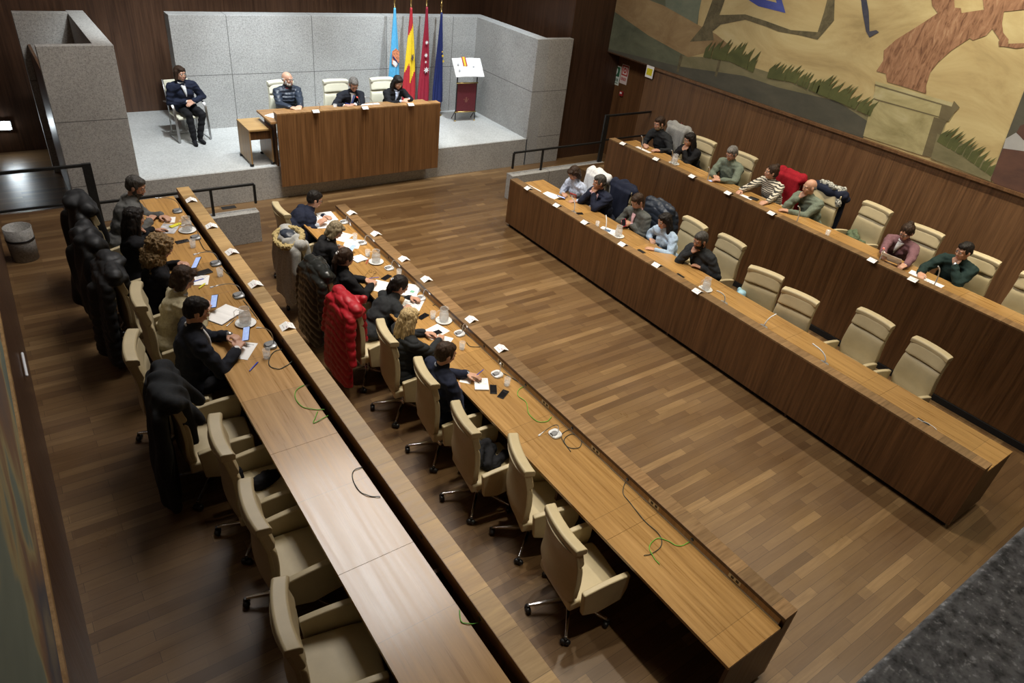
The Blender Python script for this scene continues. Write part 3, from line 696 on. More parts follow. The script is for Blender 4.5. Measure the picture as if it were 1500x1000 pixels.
# ------------------------------------------------------------------ coats hung on chair backs
def fold(c, n, k=12, amp=.02, seed=0):
    w = noise.noise(V((c.x*3+seed, c.y*3, c.z*1.2)))
    return amp*(sin(c.y*k*2+w*7+seed)*.6+noise.noise(V((c.x*9, c.y*9+seed, c.z*3.5)))*1.1)
def quilt(c, n, p=.10, amp=.016, seed=0):
    w = noise.noise(V((c.x*2+seed, c.y*3, c.z*2)))*.02
    f = abs(sin((c.z+w+.25*abs(c.y))*pi/p)); return amp*(f**.6-.6)+.006*noise.noise(c*22)
def coat(key, label, mat, zb=.35, style='fold', seed=0, spread=1.0, hood=None, front=.62, sleeves=True, extra=None, cat='coat', w=.235):
    x, y, zf, rot = CH[key]; s = MB(); q = random.Random(seed+1)
    # over the top
    w = max(w, .235); s.cap((-.245, -w, 1.115), (-.245, w, 1.115), .088)
    s.cap((-.33, -w-.02, 1.05), (-.33, w+.02, 1.05), .06)
    W1 = (w+.05)*spread; rr = []
    for f in (0, .15, .35, .6, .85, 1):
        z = 1.08+(zb-1.08)*f; ww = (w+.03)*(1-f)+W1*f; x0 = -.28-.03*f; x1 = -.39-.05*min(1, f*2)-.02*f; ring = []
        for j in range(24):
            a = 2*pi*j/24; r_ = 1+.05*sin(a*4+seed+f*2)
            ring.append(V(((x0+x1)/2+(x0-x1)/2*math.copysign(abs(cos(a))**.7, cos(a))*r_, ww*math.copysign(abs(sin(a))**.7, sin(a))*r_, z+(.03*sin(a*3+seed) if f == 1 else 0))))
        rr.append(ring)
    s.rings(rr)
    if front:   # flap over the pads
        s.prism([(-.225, -w*.98, 1.10), (-.225, w*.98, 1.10), (-.20, w*1.02, front), (-.20, -w*1.02, front+.04)], (.102, 0, 0))
        s.cap((-.19, -w*.9, 1.09), (-.19, w*.9, 1.09), .055)
    if sleeves:
        for sd in (-1, 1):
            s.cap((-.33, sd*(w+.05), 1.02), (-.36, sd*(w+.09), .78), .062, .055); s.cap((-.36, sd*(w+.09), .78), (-.37, sd*(w+.07)*spread, .5+.06*q.random()), .055, .045)
    if extra: extra(s)
    fn = (lambda c, nn: quilt(c, nn, seed=seed)) if style == 'quilt' else (lambda c, nn: fold(c, nn, seed=seed))
    o = organic(s, 'draped_coat', M[mat], vox=.014, smooth=4, disp=fn, loc=(x, y, zf), rotz=rot)
    tag(o, label, cat)
    return o
def fur(o, pts, r, mat='c_fur'):
    s = MB()
    for a, b in zip(pts, pts[1:]): s.cap(a, b, r)
    return organic(s, 'fur_trim', M[mat], parent=o, vox=.01, smooth=1, disp=lambda c, n: .016*noise.noise(c*70)+.012*noise.noise(c*30))
def collar(s): s.cap((-.33, -.10, 1.15), (-.33, .12, 1.13), .06); s.cap((-.25, .13, 1.16), (-.2, .17, 1.06), .05)
coat('BL1', 'long black hooded coat on the chair of the man in grey tweed jacket', 'nylon_k', .42, 'fold', 1, 1.35, extra=lambda s: (s.ell((-.33, .03, 1.13), (.12, .2, .085)), s.cap((-.42, .2, .9), (-.46, .3, .45), .07, .05)), w=.22)
coat('BL2', 'black coat with silver zip behind the woman with long dark hair at left', 'nylon_k', .22, 'fold', 2, 1.2, extra=lambda s: (s.ell((-.3, 0, 1.12), (.11, .22, .075)), s.cap((-.40, .15, .9), (-.46, .22, .3), .08, .07)), w=.21)
o = coat('BL3', 'dark padded coat with hood on the chair behind the curly blonde woman', 'nylon_k', .12, 'quilt', 3, 1.15, extra=lambda s: (s.ell((-.2, .1, 1.13), (.12, .15, .07)), s.cap((-.40, .0, .9), (-.46, .0, .2), .09, .08)), w=.22)
coat('BL6', 'long dark charcoal overcoat covering an armchair, hem near the floor', 'c_dk', .10, 'fold', 4, 1.3, extra=lambda s: (s.ell((-.27, 0, 1.12), (.11, .22, .09)), s.cap((-.2, -.1, 1.12), (-.05, -.18, .85), .06, .04), s.cap((-.2, .12, 1.12), (-.02, .16, .8), .06, .045)), w=.22)
o = coat('FL2', 'grey wool coat with fur-edged hood hanging on a front left armchair', 'c_coatgrey', .28, 'fold', 5, 1.0, extra=lambda s: s.ell((-.31, 0, 1.11), (.12, .2, .08)), w=.215)
organic(MB().ell((-.30, .02, 1.175), (.10, .14, .05)), 'hood_lining', M['nylon_n'], parent=o, vox=.012, disp=lambda c, n: .01*noise.noise(c*18))
fur(o, [(-.17, -.13, 1.17), (-.13, .0, 1.19), (-.17, .15, 1.18), (-.28, .24, 1.15), (-.40, .21, 1.11), (-.45, .05, 1.08), (-.44, -.12, 1.08), (-.36, -.22, 1.10), (-.24, -.22, 1.15), (-.17, -.13, 1.17)], .038)
coat('FL3', 'shiny black padded coat hanging on a front left armchair between grey and red coats', 'leatherb', .18, 'quilt', 6, 1.1, extra=lambda s: (s.ell((-.24, 0, 1.13), (.12, .22, .08)), s.cap((-.16, .14, 1.13), (-.02, .2, .9), .07, .05)), w=.22)
coat('FL4', 'bright red quilted padded coat hanging on a front left armchair', 'nylon_r', .16, 'quilt', 7, 1.3, extra=lambda s: (s.ell((-.26, 0, 1.14), (.1, .2, .08)), s.cap((-.14, -.02, 1.12), (-.1, -.12, 1.17), .05)), w=.21)
coat('FR1', 'white coat hanging behind the woman in pale patterned blouse', 'c_white', .5, 'fold', 8, 1.0, front=.55, extra=collar)
coat('FR2', 'dark navy coat hanging behind the man with hands at his mouth, front right desk', 'c_navy', .4, 'fold', 9, 1.1, front=.55, extra=collar, w=.24)
coat('FR3', 'dark blue padded jacket hanging behind the man in grey blazer', 'nylon_n', .45, 'quilt', 10, 1.05, front=.6, extra=collar, w=.22)
o = coat('BR1', 'grey coat with dark red strap hanging behind the bearded man, rear right desk', 'c_coatgrey', .45, 'fold', 11, 1.05, front=.6, w=.22)
MB().tube([(-.16, .05, 1.02), (-.2, .03, 1.14), (-.27, 0, 1.205), (-.36, -.04, 1.14), (-.40, -.07, .95)], .013).build('strap', plain('dark_red_strap', (.14, .02, .02), .5), o)
coat('BR4', 'red coat hanging behind the woman in striped jumper', 'c_red', .45, 'fold', 12, 1.1, front=.6, w=.24)
coat('BR5', 'dark coat on the chair behind the man with shaved head', 'c_navy', .35, 'fold', 13, .9, w=.19, front=0, sleeves=False)
x, y, zf, rot = CH['BR5']; s = MB()
for k in range(7): a = k/6; s.cap((-.28+.03*sin(k*2), -.22+.38*a, 1.17+.02*sin(k*3)), (-.24+.04*sin(k*5), -.18+.38*a, 1.20), .05)
s.cap((-.24, .15, 1.16), (-.18, .24, .98), .05)
tag(organic(s, 'scarf', paint([(.42, (.02, .02, .02)), (.5, (.3, .3, .27)), (.6, (.55, .55, .5))], (1, 1, 1), 30, 1, 'scarf_cloth'), vox=.012, smooth=2, disp=lambda c, n: .012*noise.noise(c*20), loc=(x, y, zf), rotz=rot), 'black and white patterned scarf on the chair of the man with shaved head', 'scarf')
def lump(name, label, cat, mat, key, spec, seed=0, amp=.02, fr=14):
    x, y, zf, rot = CH[key]; s = MB()
    for a, b, r in spec: s.cap(a, b, r)
    o = organic(s, name, M[mat], vox=.011, smooth=2, disp=lambda c, n: amp*noise.noise(c*fr+V((seed, 0, 0)))+.006*noise.noise(c*45), loc=(x, y, zf), rotz=rot)
    tag(o, label, cat)
lump('scarf', 'crumpled green scarf on the seat of an empty rear right armchair', 'scarf', 'c_green', 'BR6', [((-.1, -.20, .60), (.1, -.05, .58), .06), ((.1, -.05, .56), (.0, .12, .56), .06), ((-.12, -.15, .53), (.05, .1, .53), .07), ((-.05, -.12, .66), (.08, .02, .63), .045)], 1, .03)
lump('jacket', 'olive jacket heaped on the arm of the chair at the right edge', 'jacket', 'c_greyb', 'BR9', [((.25, .28, .70), (-.1, .29, .72), .06), ((-.1, .2, .72), (-.05, .33, .55), .06), ((.1, .31, .68), (.12, .34, .5), .05), ((.0, .1, .60), (.15, .25, .66), .06)], 2)
lump('cloth', 'crumpled black cloth on the seat of an empty front left armchair', 'cloth', 'c_black', 'FL7', [((.02, -.1, .52), (.15, .1, .53), .06), ((-.05, .1, .55), (.12, .15, .56), .06), ((.1, -.1, .50), (.26, .0, .51), .05), ((-.1, -.1, .6), (0, .1, .62), .06)], 3)
lump('cap', 'dark flat cap on the seat of an empty rear left armchair', 'cap', 'c_black', 'BL7', [((0, .02, .50), (.08, .05, .51), .07), ((.1, .06, .495), (.15, .08, .495), .05), ((-.12, .1, .53), (-.12, .14, .6), .03)], 4, .008)
x, y, zf, rot = CH['FR6']
p = atz(1086, 432, .72); s = MB().cap((0, 0, .50), (.02, .02, .72), .085, .07).cap((.04, .06, .5), (.03, .07, .76), .06, .035)
tag(organic(s, 'cloth_bag', plain('light_blue_bag_cloth', (.36, .6, .72), .6), vox=.01, smooth=2, disp=lambda c, n: .02*noise.noise(c*13), loc=(p.x, p.y, 0)), 'light blue soft bag on a chair beside an empty front right armchair', 'bag')
# ------------------------------------------------------------------ people
def hand(mb, wr, dr, nrm, side, curl=.5, pinch=False, sc=1.):
    dr = dr.normalized(); nrm = (nrm-dr*nrm.dot(dr)).normalized(); lat = nrm.cross(dr)*(-side)   # towards the thumb
    offs = (.030, .0105, -.009, -.028); lens = (.070, .079, .073, .057)
    for o, l in zip(offs, lens):
        kn = wr+(dr*(.088-.08*abs(o-.008))+lat*o)*sc
        mb.cap(wr+(dr*.012+lat*o*.65)*sc, kn, .0135*sc, .0115*sc, n=8)
        p = kn; a = curl*.45+.1*rnd.random(); d = dr*cos(a)-nrm*sin(a)+lat*o*1.6
        rad = .0105*sc
        for f, st in ((.45, curl*.75), (.32, curl*.6), (.23, 0)):
            q = p+d.normalized()*l*f*sc; mb.cap(p, q, rad, rad*.92, n=8); p = q; rad *= .92; a += st; d = dr*cos(a)-nrm*sin(a)+lat*o*.8
    b = wr+(dr*.022+lat*.026)*sc; t1 = b+(dr*.028+lat*.030-nrm*.008)*sc; t2 = t1+(dr*(.032)+lat*(.006 if not pinch else -.004)-nrm*.012)*sc; t3 = t2+(dr*.026-lat*.008-nrm*.01)*sc
    mb.cap(b, t1, .0155*sc, .0125*sc, n=8); mb.cap(t1, t2, .0125*sc, .011*sc, n=8); mb.cap(t2, t3, .011*sc, .0095*sc, n=8)
    mb.cap(wr+dr*.01*sc-nrm*.004, wr+dr*.07*sc-nrm*.006, .019*sc, .019*sc, n=8)
def ik(a, t, l1, l2, pole):
    d = t-a; D = d.length
    if D > (l1+l2)*.995: t = a+d.normalized()*(l1+l2)*.995; d = t-a; D = d.length
    if D < .12: t = a+d.normalized()*.12; d = t-a; D = .12
    x = (l1*l1-l2*l2+D*D)/(2*D); h = math.sqrt(max(l1*l1-x*x, 0)); u = d.normalized()
    p = pole-u*pole.dot(u); p.normalize()
    return a+u*x+p*h, t
people = []
def person(key, label, head, top, hair, hstyle='short', skin='skin', yaw=0, pitch=15, hands=None, curl=.5, female=False, sc=1., beard=None, shirt=None, tie=None,
           trousers='c_black', seat=None, zoff=0, bulky=0, style='fold', legs=None, shoulders=1.06, glasses=False, elbows=(0, 0), collar_m=None, watch=None, headz=None, bang=False):
    if key in CH: cx, cy, zf, rot = CH[key]
    else: cx, cy, zf, rot = seat
    rot0 = {'B': 0, 'F': 0}.get(key[0], 0)
    # a person sits square to the desk even when the chair is turned
    base_rot = 0 if key.startswith(('BL', 'FL')) else (pi if key.startswith(('BR', 'FR')) else rot)
    px = (HBL if key[:2] == 'BL' else HFL if key[:2] == 'FL' else HFR if key[:2] == 'FR' else HBR if key[:2] == 'BR' else cx)
    if key[:1] in 'BF': cx = px
    Wm = Matrix.Translation((cx, cy, zf)) @ Matrix.Rotation(base_rot, 4, 'Z'); Wi = Wm.inverted()
    def loc(q): return Wi @ q
    F = .93 if female else 1.
    F *= sc*1.06
    best = None
    for k in range(-12, 50):
        th = R(k); hz = .55+(.49*cos(th)+.165*cos(th*.5))*F; hx = (.49*sin(th)+.175*sin(th*.5))*F+.01
        q = loc(atz(head[0], head[1], zf+hz)); e = abs(q.x-hx)
        if best is None or e < best[0]: best = (e, th, hx, hz, q)
    _, th, hx, hz, q = best
    # shift sideways so that the head falls in place
    shift = q.y; side = max(-.10, min(.10, shift)); Wm = Wm @ Matrix.Translation((0, shift-side, 0)); Wi = Wm.inverted()
    dx = max(-.08, min(.08, q.x-hx)); Pv = V((-.02+dx, 0, .555))
    d = V((sin(th), side*.9/.5, cos(th))).normalized()
    S = Pv+d*.45*F; N = Pv+d*.515*F; Hc = V((hx+dx, side, hz)); 
    lat = V((0, 1, 0))
    sh = {1: S+lat*.178*F*shoulders-V((0, 0, .015)), -1: S-lat*.178*F*shoulders-V((0, 0, .015))}
    Mh = Matrix.Rotation(R(yaw), 3, 'Z') @ Matrix.Rotation(R(pitch), 3, 'Y')
    hs = 1.0 if female else 1.045
    # arms
    arm = {}
    for sd in (1, -1):
        t = (hands or {}).get(sd)
        if t is None: tl = V((.30, sd*.12, .60)); dr = V((1, -sd*.5, -.2)); nr = V((0, 0, 1)); pole = V((-.4, sd*.6, -.8)); cu = .5
        else:
            if t[0] == 'L': tl = V(t[1:4])
            elif t[0] == 'face': tl = Hc+Mh @ V((.115, sd*.015, -.12)) ; 
            else: tl = Wi @ atz(t[0], t[1], t[2])
            pole = V((-.25, sd*.75, -.7)); dr = None; nr = V((0, 0, 1)); cu = curl
        lo = .255*F; up_ = .275*F
        if t is not None and t[0] == 'face':
            wr = tl-V((.0, -sd*.02, .05)); pole = V((.5, sd*.5, -1))
        elif t is not None and t[0] != 'L':
            a = sh[sd]; hd = V((tl.x-a.x, (tl.y-a.y)*.6, 0)).normalized(); hd = (hd+V((.25, -sd*.35, 0))).normalized(); wr = tl-hd*.08; wr.z = tl.z
        else: wr = tl
        el, wr = ik(sh[sd], wr, up_, lo, pole)
        fd = (wr-el).normalized()
        if t is not None and t[0] == 'face': dr = (fd*.35+V((-.45, -sd*.35, .5))).normalized(); nr = V((1, 0, .6)); cu = 1.25
        elif t is not None and t[0] != 'L': dr = (fd+V((0, -sd*.3, 0))).normalized(); dr.z = max(dr.z, -.15)*.5; nr = V((0, sd*.25, 1))
        elif dr is None: dr = (fd+V((.2, -sd*.8, -.1))).normalized(); nr = V((.3, sd*.3, 1))
        arm[sd] = (sh[sd], el, wr, dr, nr, cu)
    lg = {}
    for sd in (1, -1):
        hip = Pv+V((.03, sd*.085, -.02)); kn = hip+V((.40*F, sd*.035, .0)); an = V((kn.x-.03, kn.y, .085)) if legs is None else V(legs[0 if sd > 0 else 1])
        lg[sd] = (hip, kn, an)
    def torso(s, inf=0.):
        b = bulky; f = F
        s.ell(Pv+V((0, 0, .0)), ((.125+inf+b*.5)*f, (.165+inf+b*.5)*f, (.10+inf)*f))
        s.ell(Pv+d*.16*f+V((.012, 0, 0)), ((.115+inf+b)*f, (.145+inf+b)*f, (.15+inf)*f))
        s.ell(Pv+d*.31*f, ((.115+inf+b)*f, (.155+inf+b)*f, (.155+inf)*f))
        if female: s.ell(Pv+d*.30*f+V((.075, .06, 0)), (.055+inf, .06+inf, .06+inf)); s.ell(Pv+d*.30*f+V((.075, -.06, 0)), (.055+inf, .06+inf, .06+inf))
        s.cap(S-lat*.11*f*shoulders-d*.02, S+lat*.11*f*shoulders-d*.02, (.070+inf)*f)
        s.cap(S-d*.02, N+d*.012, (.075+inf)*f, (.056+inf*.6)*f)
    def arms(s, inf=0., upto=1., end=None):
        for sd in (1, -1):
            a, e, w, *_r = arm[sd]
            s.cap(a, e, (.054+inf)*F, (.041+inf)*F); w2 = e+(w-e)*upto; s.cap(e, w2, (.041+inf)*F, (.030+inf*.8)*F if end is None else end)
    # body
    b = MB(); torso(b, -.022); arms(b, -.006); b.cap(N-d*.02, Hc+Mh @ V((-.02, 0, -.06)), .054*F, .05*F)
    for sd in (1, -1):
        a, e, w, dr, nr, cu = arm[sd]; hand(b, w, dr, nr, sd, cu, sc=F)
        h, k, an = lg[sd]; b.cap(h, k, .07, .05); b.cap(k, an, .05, .036)
    hm = Mh*hs
    def he(c, r): b.ell(Hc+hm @ V(c), r, hm, n=20, k=14)
    def hc_(a, c, r0, r1): b.cap(Hc+hm @ V(a), Hc+hm @ V(c), r0, r1, n=10)
    he((-.012, 0, .028), (.099, .078, .092)); he((.026, 0, -.03), (.064, .060, .082)); he((.052, 0, -.092), (.026, .028, .022)); he((.0, 0, -.055), (.07, .062, .05))
    hc_((.084, 0, .02), (.103, 0, -.024), .0085, .0135); he((.094, .012, -.028), (.011, .009, .008)); he((.094, -.012, -.028), (.011, .009, .008))
    he((.078, .026, .032), (.015, .028, .009)); he((.078, -.026, .032), (.015, .028, .009)); he((.066, .040, -.022), (.018, .02, .02)); he((.066, -.040, -.022), (.018, .02, .02))
    he((.084, 0, -.058), (.013, .026, .014))
    for sd in (1, -1): he((-.006, sd*.080, -.012), (.019, .011, .034)); he((-.012, sd*.084, -.0), (.012, .008, .02))
    body = organic(b, 'person', M[skin], vox=.0085, smooth=1, fac=.4)
    body.matrix_world = Wm; tag(body, label, 'person')
    def child(s, name, mat, vox=.011, smooth=4, disp=None):
        return organic(s, name, M[mat] if isinstance(mat, str) else mat, parent=body, vox=vox, smooth=smooth, disp=disp)
    # face details
    for sd in (1, -1):
        e = MB().ell(Hc+hm @ V((.081, sd*.030, .008)), (.010, .015, .0085), hm, n=10, k=8); ob = e.build('eye', M['eye_w'], body)
        MB().ell(Hc+hm @ V((.0885, sd*.030, .006)), (.0045, .0075, .0075), hm, n=8, k=6).build('iris', M['eye_d'], ob)
        MB().cap(Hc+hm @ V((.090, sd*.014, .029)), Hc+hm @ V((.080, sd*.047, .030)), .0055, .004, n=6).build('eyebrow', M[hair or 'h_grey'], body)
    MB().ell(Hc+hm @ V((.0935, 0, -.058)), (.007, .023, .0065), hm, n=12, k=6).build('lips', M['lip'], body)
    # clothes
    sd_ = hash(label) % 97/10. if False else len(label)*.37
    def cf(c, n): return .011*noise.noise(V((c.x*7+sd_, c.y*7, c.z*11)))+.005*noise.noise(c*24)+.004*sin(c.z*60+6*noise.noise(c*6+V((sd_, 0, 0))))
    def cq(c, n): return .014*(abs(sin(c.z*pi/.06+noise.noise(c*3)))**.6-.5)+.004*noise.noise(c*22)
    t = MB(); torso(t, .026); arms(t, .022, .90)
    if not female or bulky: t.ell(Pv+V((-.01, 0, -.01)), (.14, .18, .1))
    child(t, 'jacket' if shirt else 'jumper', top, disp=cq if style == 'quilt' else cf)
    t = MB(); t.ell(Pv-V((0, 0, .015)), (.132, .175, .09))
    for sd in (1, -1): h, k, an = lg[sd]; t.cap(h, k, .088, .068); t.cap(k, an+V((0, 0, .02)), .066, .055)
    child(t, 'trousers', trousers, vox=.014, disp=cf)
    for sd in (1, -1):
        an = lg[sd][2]; fx = Matrix.Rotation(0, 3, 'Z')
        s = MB().cap(an+V((-.02, 0, -.03)), an+V((.13, sd*.02, -.05)), .042, .034).cap(an+V((0, 0, .0)), an+V((.02, 0, -.03)), .04, .04); child(s, 'shoe', 'c_black', smooth=1)
    r = []
    cc = MB(); cm_ = collar_m or (shirt if shirt else top); up = (Hc-N).normalized(); ax, ay = cc.frame(up); pts = []
    for k in range(15):
        a = 2*pi*k/14; pts.append(N+d*.012+(ax*cos(a)+ay*sin(a))*.060*F+V((.012*cos(a), 0, 0))+V((0, 0, -.012*max(0, cos(a)))))
    cc.tube(pts, .013, 8); child(cc, 'collar', cm_, vox=.007, smooth=1)
    if shirt:
        t = MB(); f0 = N+V((.055, 0, -.03)); fr = Pv+d*.26*F+V((.150*F+bulky if not female else .155, 0, 0))
        n_ = 6; pr = []
        for k in range(n_+1):
            f = k/n_; c_ = f0.lerp(fr, f)+V((.028*sin(f*pi), 0, 0)); w = .042*(1-f)+.008; pr.append([c_+V((0, -w, -.0)), c_+V((.012, -w*.5, 0)), c_+V((.016, 0, 0)), c_+V((.012, w*.5, 0)), c_+V((0, w, 0)), c_+V((-.03, 0, 0))])
        t.rings(pr).build('shirt_front', M[shirt], body, smooth=True)
        if tie: MB().prism([f0+V((.038, -.016, -.01)), f0+V((.038, .016, -.01)), fr+V((.035, .018, 0)), fr+V((.035, 0, -.03)), fr+V((.035, -.018, 0))], (.006, 0, 0)).build('tie', M[tie], body)
        for sd in (1, -1):
            a, e, w, *_r = arm[sd]; fd = (w-e).normalized(); MB().cap(w-fd*.030, w-fd*.008, .036*F, .036*F).build('shirt_cuff', M[shirt], body)
    if watch:
        a, e, w, *_r = arm[watch]; fd = (w-e).normalized(); MB().cap(w-fd*.004, w+fd*.010, .033*F, .032*F).build('watch', M['steel'], body)
    # hair
    def hd(c): return Hc+hm @ V(c)
    def hl(s, c, r): s.ell(hd(c), r, hm, n=20, k=14)
    def hf(amp, fr): return lambda c, n: amp*noise.noise(V((c.x*fr, c.y*fr, c.z*fr*.35)))
    s = MB(); hm_ = hair; dsp = hf(.006, 55); vx = .008
    if hstyle == 'short':
        hl(s, (-.022, 0, .042), (.100, .0855, .092)); hl(s, (-.048, 0, -.008), (.068, .080, .07)); hl(s, (.02, 0, .078), (.068, .066, .045))
        for sd in (1, -1): hl(s, (.022, sd*.070, .01), (.020, .012, .032))
        if bang: hl(s, (.066, 0, .082), (.035, .05, .026))
    elif hstyle == 'receding':
        hl(s, (-.032, 0, .036), (.092, .0855, .088)); hl(s, (-.048, 0, -.008), (.066, .080, .07))
        for sd in (1, -1): hl(s, (.018, sd*.070, .01), (.022, .012, .03))
    elif hstyle == 'bald':
        for sd in (1, -1): hl(s, (-.02, sd*.066, -.002), (.045, .018, .032))
        hl(s, (-.070, 0, -.015), (.035, .066, .042)); dsp = hf(.002, 60)
    else:
        hl(s, (-.024, 0, .044), (.106, .093, .094)); hl(s, (-.05, 0, -.01), (.075, .088, .08))
        if hstyle == 'bun':
            hl(s, (-.075, 0, .115), (.042, .045, .04)); 
            for sd in (1, -1): hl(s, (.02, sd*.072, .02), (.03, .014, .035))
        if hstyle == 'ponytail':
            for sd in (1, -1): hl(s, (.015, sd*.074, .02), (.035, .014, .04))
            a = hd((-.115, 0, .04)); s.cap(hd((-.09, 0, .05)), a, .035, .03); e1 = a+V((-.05, .0, -.10)); s.cap(a, e1, .033, .036); s.cap(e1, e1+V((.0, 0, -.24)), .038, .022)
            MB().cap(hd((-.108, 0, .048)), hd((-.120, 0, .038)), .030, .029).build('hair_tie', M['c_white'], body)
        if hstyle == 'bob':
            for sd in (1, -1): s.cap(hd((-.002, sd*.078, .05)), hd((-.008, sd*.084, -.085)), .032, .026); s.cap(hd((-.03, sd*.07, .02)), hd((-.035, sd*.07, -.095)), .04, .032)
            s.cap(hd((-.08, 0, .0)), hd((-.072, 0, -.10)), .05, .036); hl(s, (.045, .0, .092), (.055, .07, .03))
        if hstyle in ('long', 'curly'):
            gr = V((0, 0, -1))
            for sd in (1, -1):
                a = hd((-.005, sd*.080, .04)); b1 = hd((-.015, sd*.090, -.06)); s.cap(a, b1, .030, .032); s.cap(b1, b1+gr*.15+V((-.02, sd*.02, 0)), .034, .024)
                a = hd((-.05, sd*.05, .0)); b1 = hd((-.06, sd*.06, -.08)); s.cap(a, b1, .052, .052); s.cap(b1, b1+gr*.22+V((-.05, sd*.02, 0)), .055, .036)
            a = hd((-.085, 0, -.02)); s.cap(a, a+gr*.14+V((-.04, 0, 0)), .055, .05); s.cap(a+gr*.14+V((-.04, 0, 0)), a+gr*.27+V((-.05, 0, 0)), .05, .03)
            hl(s, (.04, 0, .088), (.055, .07, .032))
            dsp = lambda c, n: .008*noise.noise(V((c.x*60, c.y*60, c.z*9)))+.004*noise.noise(V((c.x*110, c.y*110, c.z*20)))
        if hstyle == 'curly':
            hl(s, (-.035, 0, .035), (.130, .135, .11)); hl(s, (-.07, 0, -.12), (.115, .17, .13)); s.ell(Hc+V((-.12, 0, -.26)), (.10, .20, .14)); dsp = lambda c, n: .020*noise.noise(c*42)+.018*noise.noise(c*24)+.008*noise.noise(c*90)
    if hair: child(s, 'hair', hm_, vox=vx, smooth=2, disp=dsp)
    if beard:
        s = MB(); hl(s, (.034, 0, -.072), (.062, .060, .046)); hl(s, (.080, 0, -.044), (.017, .03, .008))
        for sd in (1, -1): hl(s, (.012, sd*.066, -.04), (.026, .010, .045))
        child(s, 'beard', beard, vox=.007, smooth=1, disp=hf(.003, 70))
    if glasses:
        g = MB()
        for sd in (1, -1):
            g.tube([hd((.104, sd*.030+.019*cos(a), .006+.015*sin(a))) for a in [2*pi*k/12 for k in range(13)]], .0018, 6); g.tube([hd((.102, sd*.048, .01)), hd((.0, sd*.082, .008))], .0018, 6)
        g.tube([hd((.105, -.011, .010)), hd((.105, .011, .010))], .0018, 6); g.build('glasses', M['blk'], body)
    people.append(body); body['arms'] = ''; del body['arms']
    return body, Wm, arm
zw0, zw1 = .785, 1.305
# rear left desk
person('BL1', 'man with short grey-black hair in grey tweed jacket, writing, rear left desk', (199, 273), 'c_grey', 'h_salt', yaw=-28, pitch=22, hands={1: (246, 317, 1.34), -1: (229, 320, 1.34)}, beard='h_salt', shirt='c_greyb')
person('BL2', 'woman with long very dark hair, cheek resting on her hand, at rear left desk', (197, 320), 'c_black', 'h_black', 'long', yaw=20, pitch=12, hands={-1: ('face',), 1: (236, 335, 1.34)}, female=True)
person('BL3', 'woman with big curly blonde hair in black top holding a lit phone', (237, 362), 'c_black', 'h_curl', 'curly', yaw=5, pitch=20, hands={1: (274, 384, 1.40), -1: (280, 397, 1.40)}, curl=.9, female=True)
person('BL4', 'woman with dark brown bob in cream jumper holding a small phone', (269, 408), 'c_beige', 'h_brown', 'bob', yaw=0, pitch=32, hands={1: (308, 441, 1.38), -1: (312, 452, 1.38)}, curl=.9, female=True, collar_m='c_pale')
person('BL5', 'man in dark suit with white cuffs looking at his phone, rear left desk', (288, 455), 'c_suit', 'h_black', yaw=-6, pitch=22, hands={1: (348, 491, 1.40), -1: (358, 506, 1.38)}, curl=.9, shirt='c_white', shoulders=1.1, watch=1)
# front left desk
person('FL1', 'man with dark hair and glasses in navy suit reading papers, front left desk', (461, 292), 'c_navy', 'h_black', yaw=-10, pitch=22, hands={1: (483, 318, .82), -1: (474, 330, .82)}, shirt='c_pale', glasses=True)
person('FL2', 'woman with short blonde and grey bob in black jacket holding a phone', (491, 338), 'c_black', 'h_mix', 'bob', yaw=-8, pitch=42, hands={1: (505, 362, .86), -1: (502, 367, .85)}, curl=.8, female=True, shirt='c_white')
person('FL3', 'woman with dark hair gathered back in black top, writing with a blue pen', (506, 378), 'c_black', 'h_brown', 'ponytail', yaw=0, pitch=22, hands={1: (545, 409, .83), -1: (552, 414, .83)}, curl=.8, female=True)
person('FL4', 'woman with long dark ponytail and white hair tie in dark grey-green jacket', (586, 418), 'c_dk', 'h_black', 'ponytail', yaw=-15, pitch=26, hands={1: (612, 436, .81), -1: (598, 452, .81)}, female=True)
person('FL5', 'woman with long straight light blonde hair in dark quilted jacket', (600, 467), 'c_dk', 'h_blond', 'long', yaw=10, pitch=15, hands={1: (632, 486, .83), -1: (650, 494, .83)}, female=True, style='quilt')
person('FL6', 'man with short dark hair in navy suit holding a pen over a notepad', (653, 518), 'c_navy', 'h_brown', yaw=-5, pitch=15, hands={1: (695, 547, .84), -1: (676, 566, .80)}, curl=.35, shirt='c_pale')
# front right desk
person('FR1', 'woman with short brown hair bowed forward in pale blue patterned blouse', (841, 254), 'c_pattern', 'h_brown', 'bob', yaw=-5, pitch=38, hands={-1: (822, 285, .82), 1: (840, 296, .80)}, female=True, sc=1.)
person('FR2', 'grey-haired man in navy suit with both hands clasped at his mouth', (878, 267), 'c_navy', 'h_salt', yaw=-25, pitch=10, hands={1: ('face',), -1: ('face',)}, shirt='c_pink', skin='skin2')
person('FR3', 'man with brown hair in grey blazer and pink shirt holding a red phone', (934, 295), 'c_greyb', 'h_brown', yaw=-5, pitch=32, hands={1: (918, 328, .86), -1: (911, 326, .86)}, curl=.9, shirt='c_pink', bulky=.01)
person('FR4', 'woman with dark curly hair in light blue and white top', (973, 324), 'c_blue', 'h_black', 'long', yaw=-10, pitch=15, hands={1: (952, 366, .80), -1: (950, 352, .80)}, female=True)
person('FR5', 'man with dark beard and grey-black hair in dark zip jumper, hand at his nose', (1026, 352), 'c_dk', 'h_salt', yaw=-8, pitch=18, hands={-1: ('face',), 1: (1020, 392, .82)}, beard='h_black', skin='skin2', bulky=.015)
